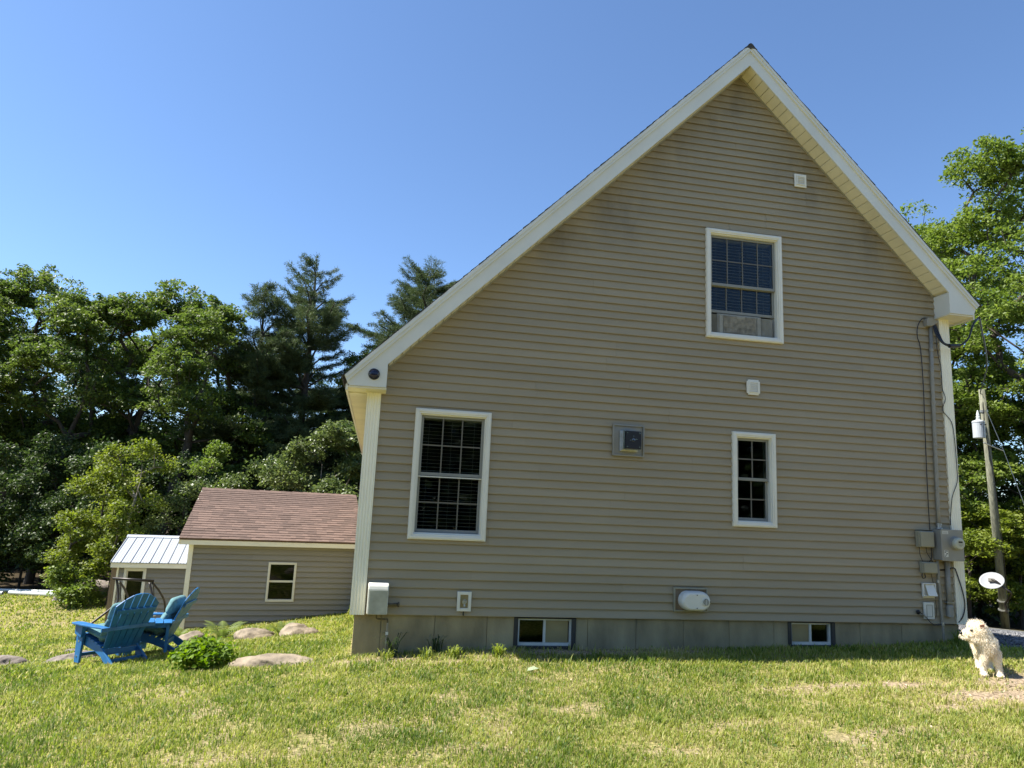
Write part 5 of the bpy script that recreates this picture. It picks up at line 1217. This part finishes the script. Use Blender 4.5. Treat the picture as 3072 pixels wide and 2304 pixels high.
T = np.concatenate([np.stack([k,k+1,k+2],1), np.stack([k,k+2,k+3],1), np.stack([k+3,k+2,k+4],1)])
m_furs = leaf_mat('dog_fur_strands', (.66,.57,.42), (.94,.90,.80), .3, .8, .2)
tri_mesh('fur', V, T, {'lv': np.repeat(rng.random(N)**.7,5)}, m_furs, dog)
mb = MB(); mb.ell((-.290,-.050,.470),(.021,.024,.018),12,8); mb.build('nose', m_black, dog, smooth=True)
mb = MB(); mb.ell((-.186,-.080,.512),(.014,.014,.014),10,7); mb.build('eye', m_black, dog, smooth=True)
mb = MB(); mb.tube(smooth_pts([(-.282,-.066,.444),(-.245,-.076,.430),(-.205,-.075,.425)],4),.0045,5); mb.build('mouth', m_brass, dog)
for y, s in ((-.085,-1),(.075,1)):
    mb = MB(); mb.prism([(-.025,.0),(.03,.0),(.022,-.05),(-.002,-.072),(-.024,-.045)], -.006, .006); e = mb.build('ear', m_skin, dog, bevel=.005); e.location = (-.080, y*1.12, .592); e.rotation_euler = (R(-18*s), R(-12), R(-10*s))

# ------------------------------------------------------------------ lawn grass, weeds, chips
def grass_mat():
    m = leaf_mat('grass_blades', (.085,.125,.022), (.36,.31,.12), .45, .55, .3)
    nt = m.node_tree; n = nt.nodes; l = nt.links
    rp = [q for q in n if q.type == 'VALTORGB'][0]; cr = rp.color_ramp
    cr.elements[0].position = 0; cr.elements[0].color = (.105,.165,.026,1); cr.elements[1].position = 1; cr.elements[1].color = (.50,.43,.22,1)
    e = cr.elements.new(.42); e.color = (.265,.305,.055,1); e = cr.elements.new(.70); e.color = (.35,.365,.10,1)
    return m
m_grass = grass_mat()
rng = np.random.default_rng(15)
camx, camy = CAM.x, CAM.y
def in_lawn(x, y):
    ok = ~((x > -.02)&(x < 7.99)&(y > -.03)&(y < 12.3))
    u = (x-SO.x)*math.cos(SRZ)+(y-SO.y)*math.sin(SRZ); v = -(x-SO.x)*math.sin(SRZ)+(y-SO.y)*math.cos(SRZ)
    ok &= ~((u > -.05)&(u < SL+.1)&(v > -.05)&(v < SD)); ok &= ~((u > -1.95)&(u < .1)&(v > 1.95)&(v < 5.2))
    ok &= ~((x < -2)&(y > 19)) ; ok &= ~((x > 0)&(y > 1.0)); return ok
VS = []; TS = []; AS = []; off = 0
for r0, r1, dens, wd, ht in ((4.2,5.8,8000,.0034,.042),(5.8,7.6,5600,.004,.045),(7.6,10,3400,.005,.05),(10,14,1700,.0085,.055),(14,20,1000,.010,.055),(20,31,300,.018,.06)):
    th0, th1 = YAW-R(42), YAW+R(42); area = .5*(r1*r1-r0*r0)*(th1-th0); N = int(area*dens)
    r = np.sqrt(rng.uniform(r0*r0, r1*r1, N)); th = rng.uniform(th0, th1, N); x = camx+r*np.sin(th); y = camy+r*np.cos(th)
    d = dirt(x, y); gw = gravel_w(x, y); cl = fbm(x, y, 3.2, 21)
    spot = np.clip((fbm(x, y, 3.4, 121)-.60)*4.0, 0, .85)
    keep = in_lawn(x, y)&(rng.random(N) > d*1.02)&(rng.random(N) > spot)&(rng.random(N) > gw*1.2)&(rng.random(N) < .5+.75*cl)
    x, y, cl = x[keep], y[keep], cl[keep]; N = len(x); z = ground(x, y)-.004
    big = fbm(x, y, .55, 41); tuft = (fbm(x, y, 5.5, 51) > .66)
    h = ht*rng.uniform(.45,1.15,N)*(.72+.5*cl)*np.where(tuft, 1.35, 1.0); nearwall = (y > -.75)&(y < .1)&(x > -.3)&(x < 8.4); h = np.where(nearwall, h*1.25, h); tall = rng.random(N) < .012; h = np.where(tall, h*1.9, h)
    a = rng.uniform(0, 6.283, N); ln = rng.uniform(.15,1.0,N)*h; dx, dy = np.cos(a), np.sin(a); w = wd*rng.uniform(.7,1.3,N)
    sx, sy = -dy*w, dx*w; b = np.stack([x,y,z],1); s = np.stack([sx,sy,np.zeros(N)],1); D_ = np.stack([dx*ln, dy*ln, np.zeros(N)],1); Hh = np.stack([np.zeros(N),np.zeros(N),h],1)
    m_ = b+D_*.32+Hh*.6; tp = b+D_+Hh*.97
    V = np.stack([b-s, b+s, m_+s*.75, m_-s*.75, tp],1).reshape(-1,3); k = np.arange(N)*5+off
    TS.append(np.concatenate([np.stack([k,k+1,k+2],1), np.stack([k,k+2,k+3],1), np.stack([k+3,k+2,k+4],1)])); VS.append(V); off += 5*N
    mid = fbm(x, y, 1.7, 91); dry = np.clip(.32+.75*(big-.5)+.85*(mid-.5)+.4*(dirt(x, y)), 0, 1); lv = np.clip(dry+rng.normal(size=N)*.20-np.where(tuft,.22,0), 0, 1); lv = np.where(rng.random(N) < .05, .95, lv); AS.append(np.repeat(lv,5))
tag(tri_mesh('grass', np.concatenate(VS), np.concatenate(TS), {'lv': np.concatenate(AS)}, m_grass), 'short patchy yellow-green lawn grass around the house', 'grass', None, 'stuff')

# broad-leaved weeds in the turf
N = 5200; r = np.sqrt(rng.uniform(4.3**2, 11**2, N)); th = rng.uniform(YAW-R(41), YAW+R(41), N); x = camx+r*np.sin(th); y = camy+r*np.cos(th); kp = in_lawn(x, y)&(fbm(x, y, 1.4, 71) > .5)&(gravel_w(x, y) < .2); x, y = x[kp], y[kp]
V, T, A = leaves_from(rng, np.stack([x, y, ground(x, y)+rng.uniform(.015,.04,len(x))],1), .030, up=.8, asp=.6)
tag(tri_mesh('clover', V, T, {'lv': A}, m_fern), 'low clover and weed leaves among the lawn grass', 'weeds', None, 'stuff')
# wood chips and pebbles on the bare soil
N = 9000; x = rng.uniform(-3, 8.6, N); y = rng.uniform(-4.2, -.0, N); kp = (rng.random(N) < dirt(x, y)*1.1)&in_lawn(x, y); x, y = x[kp], y[kp]
V, T, A = leaves_from(rng, np.stack([x, y, ground(x, y)+.008],1), .026, up=.75, asp=.4, fold=.1, jitter=.6)
m_chip = leaf_mat('dry_chips', (.20,.145,.10), (.58,.48,.36), .05, .9, .1)
tag(tri_mesh('wood_chips', V, T, {'lv': A}, m_chip), 'pale dry chips and straw on the bare soil', 'chips', None, 'stuff')
N = 9000; x = rng.uniform(7.9, 16, N); y = -.6+rng.random(N)**1.5*9; kp = (rng.random(N) < gravel_w(x, y)); x, y = x[kp], y[kp]; N = len(x); s = rng.uniform(.012,.035,N)
oct_ = np.array([(1,0,0),(0,1,0),(-1,0,0),(0,-1,0),(0,0,.7),(0,0,-.7)]); fo = np.array([(0,1,4),(1,2,4),(2,3,4),(3,0,4),(1,0,5),(2,1,5),(3,2,5),(0,3,5)])
V = (np.stack([x,y,ground(x,y)+s*.3],1)[:,None,:]+oct_[None]*s[:,None,None]*rng.uniform(.6,1.3,(N,6,1))).reshape(-1,3); T = (fo[None]+(np.arange(N)*6)[:,None,None]).reshape(-1,3)
m_grav = leaf_mat('gravel_stones', (.07,.07,.075), (.26,.26,.26), .0, .9, .2)
tag(tri_mesh('gravel', V, T, {'lv': np.repeat(rng.random(N),6)}, m_grav), 'grey gravel stones of the drive right of the house', 'gravel', None, 'stuff')
# taller weeds and grass clumps along the foundation
def clump(label, x, y, h, n, seed, m=None):
    rg = np.random.default_rng(seed); a = rg.uniform(0,6.283,n); hh = h*rg.uniform(.5,1.1,n); ln = hh*rg.uniform(.35,1.1,n); w = .0055; b = np.stack([rg.normal(size=n)*.035, rg.normal(size=n)*.025, np.zeros(n)],1)
    s = np.stack([-np.sin(a)*w, np.cos(a)*w, 0*a],1); d = np.stack([np.cos(a)*ln, np.sin(a)*ln, 0*a],1); up = np.stack([0*a,0*a,hh],1)
    rows = [b-s, b+s, b+d*.22+up*.6+s, b+d*.22+up*.6-s, b+d*.6+up*.93+s*.7, b+d*.6+up*.93-s*.7, b+d+up*.80]
    V = np.stack(rows,1).reshape(-1,3); k = np.arange(n)*7; T = np.concatenate([np.stack(q,1) for q in ((k,k+1,k+2),(k,k+2,k+3),(k+3,k+2,k+4),(k+3,k+4,k+5),(k+5,k+4,k+6))])
    o = tri_mesh('grass_clump', V, T, {'lv': np.repeat(rg.random(n)*.45,7)}, m or m_grass); o.location = (x, y, gz(x, y)-.005)
    return tag(o, label, 'grass clump', 'tall grass clumps along the foundation')
clump('tall grass clump by the concrete left of the hose tap', .82, -.30, .13, 30, 1); clump('arching grass clump below the hose tap', 1.12, -.36, .15, 34, 2); clump('bright grass clump left of the first basement window', 1.62, -.40, .15, 44, 3)
clump('small grass clump at the left foundation corner', .38, -.28, .12, 30, 4); clump('grass clump under the thin ground conduit', 7.75, -.20, .22, 40, 5); clump('tall weed stalks at the foot of the drop pipe', .45, -.12, .26, 24, 6, m_shade)
clump('dark weeds on the soil right of the drop pipe', .95, -.08, .22, 26, 7, m_shade)
lx, ly = 1.85, -1.1
o = MB(); o.add([(-.06,-.02,0),(-.01,-.035,.012),(.06,-.01,.02),(.075,.03,.012),(.02,.05,.03),(-.04,.03,.018)], [(0,1,4,5),(1,2,3,4)]); o = o.build('fallen_leaf', mat('pale_leaf', (.28,.34,.20), .7, .1, 9), None, smooth=True); o.location = (lx, ly, gz(lx, ly)+.03); tag(o, 'large pale leaf lying on the lawn below the first basement window', 'leaf')
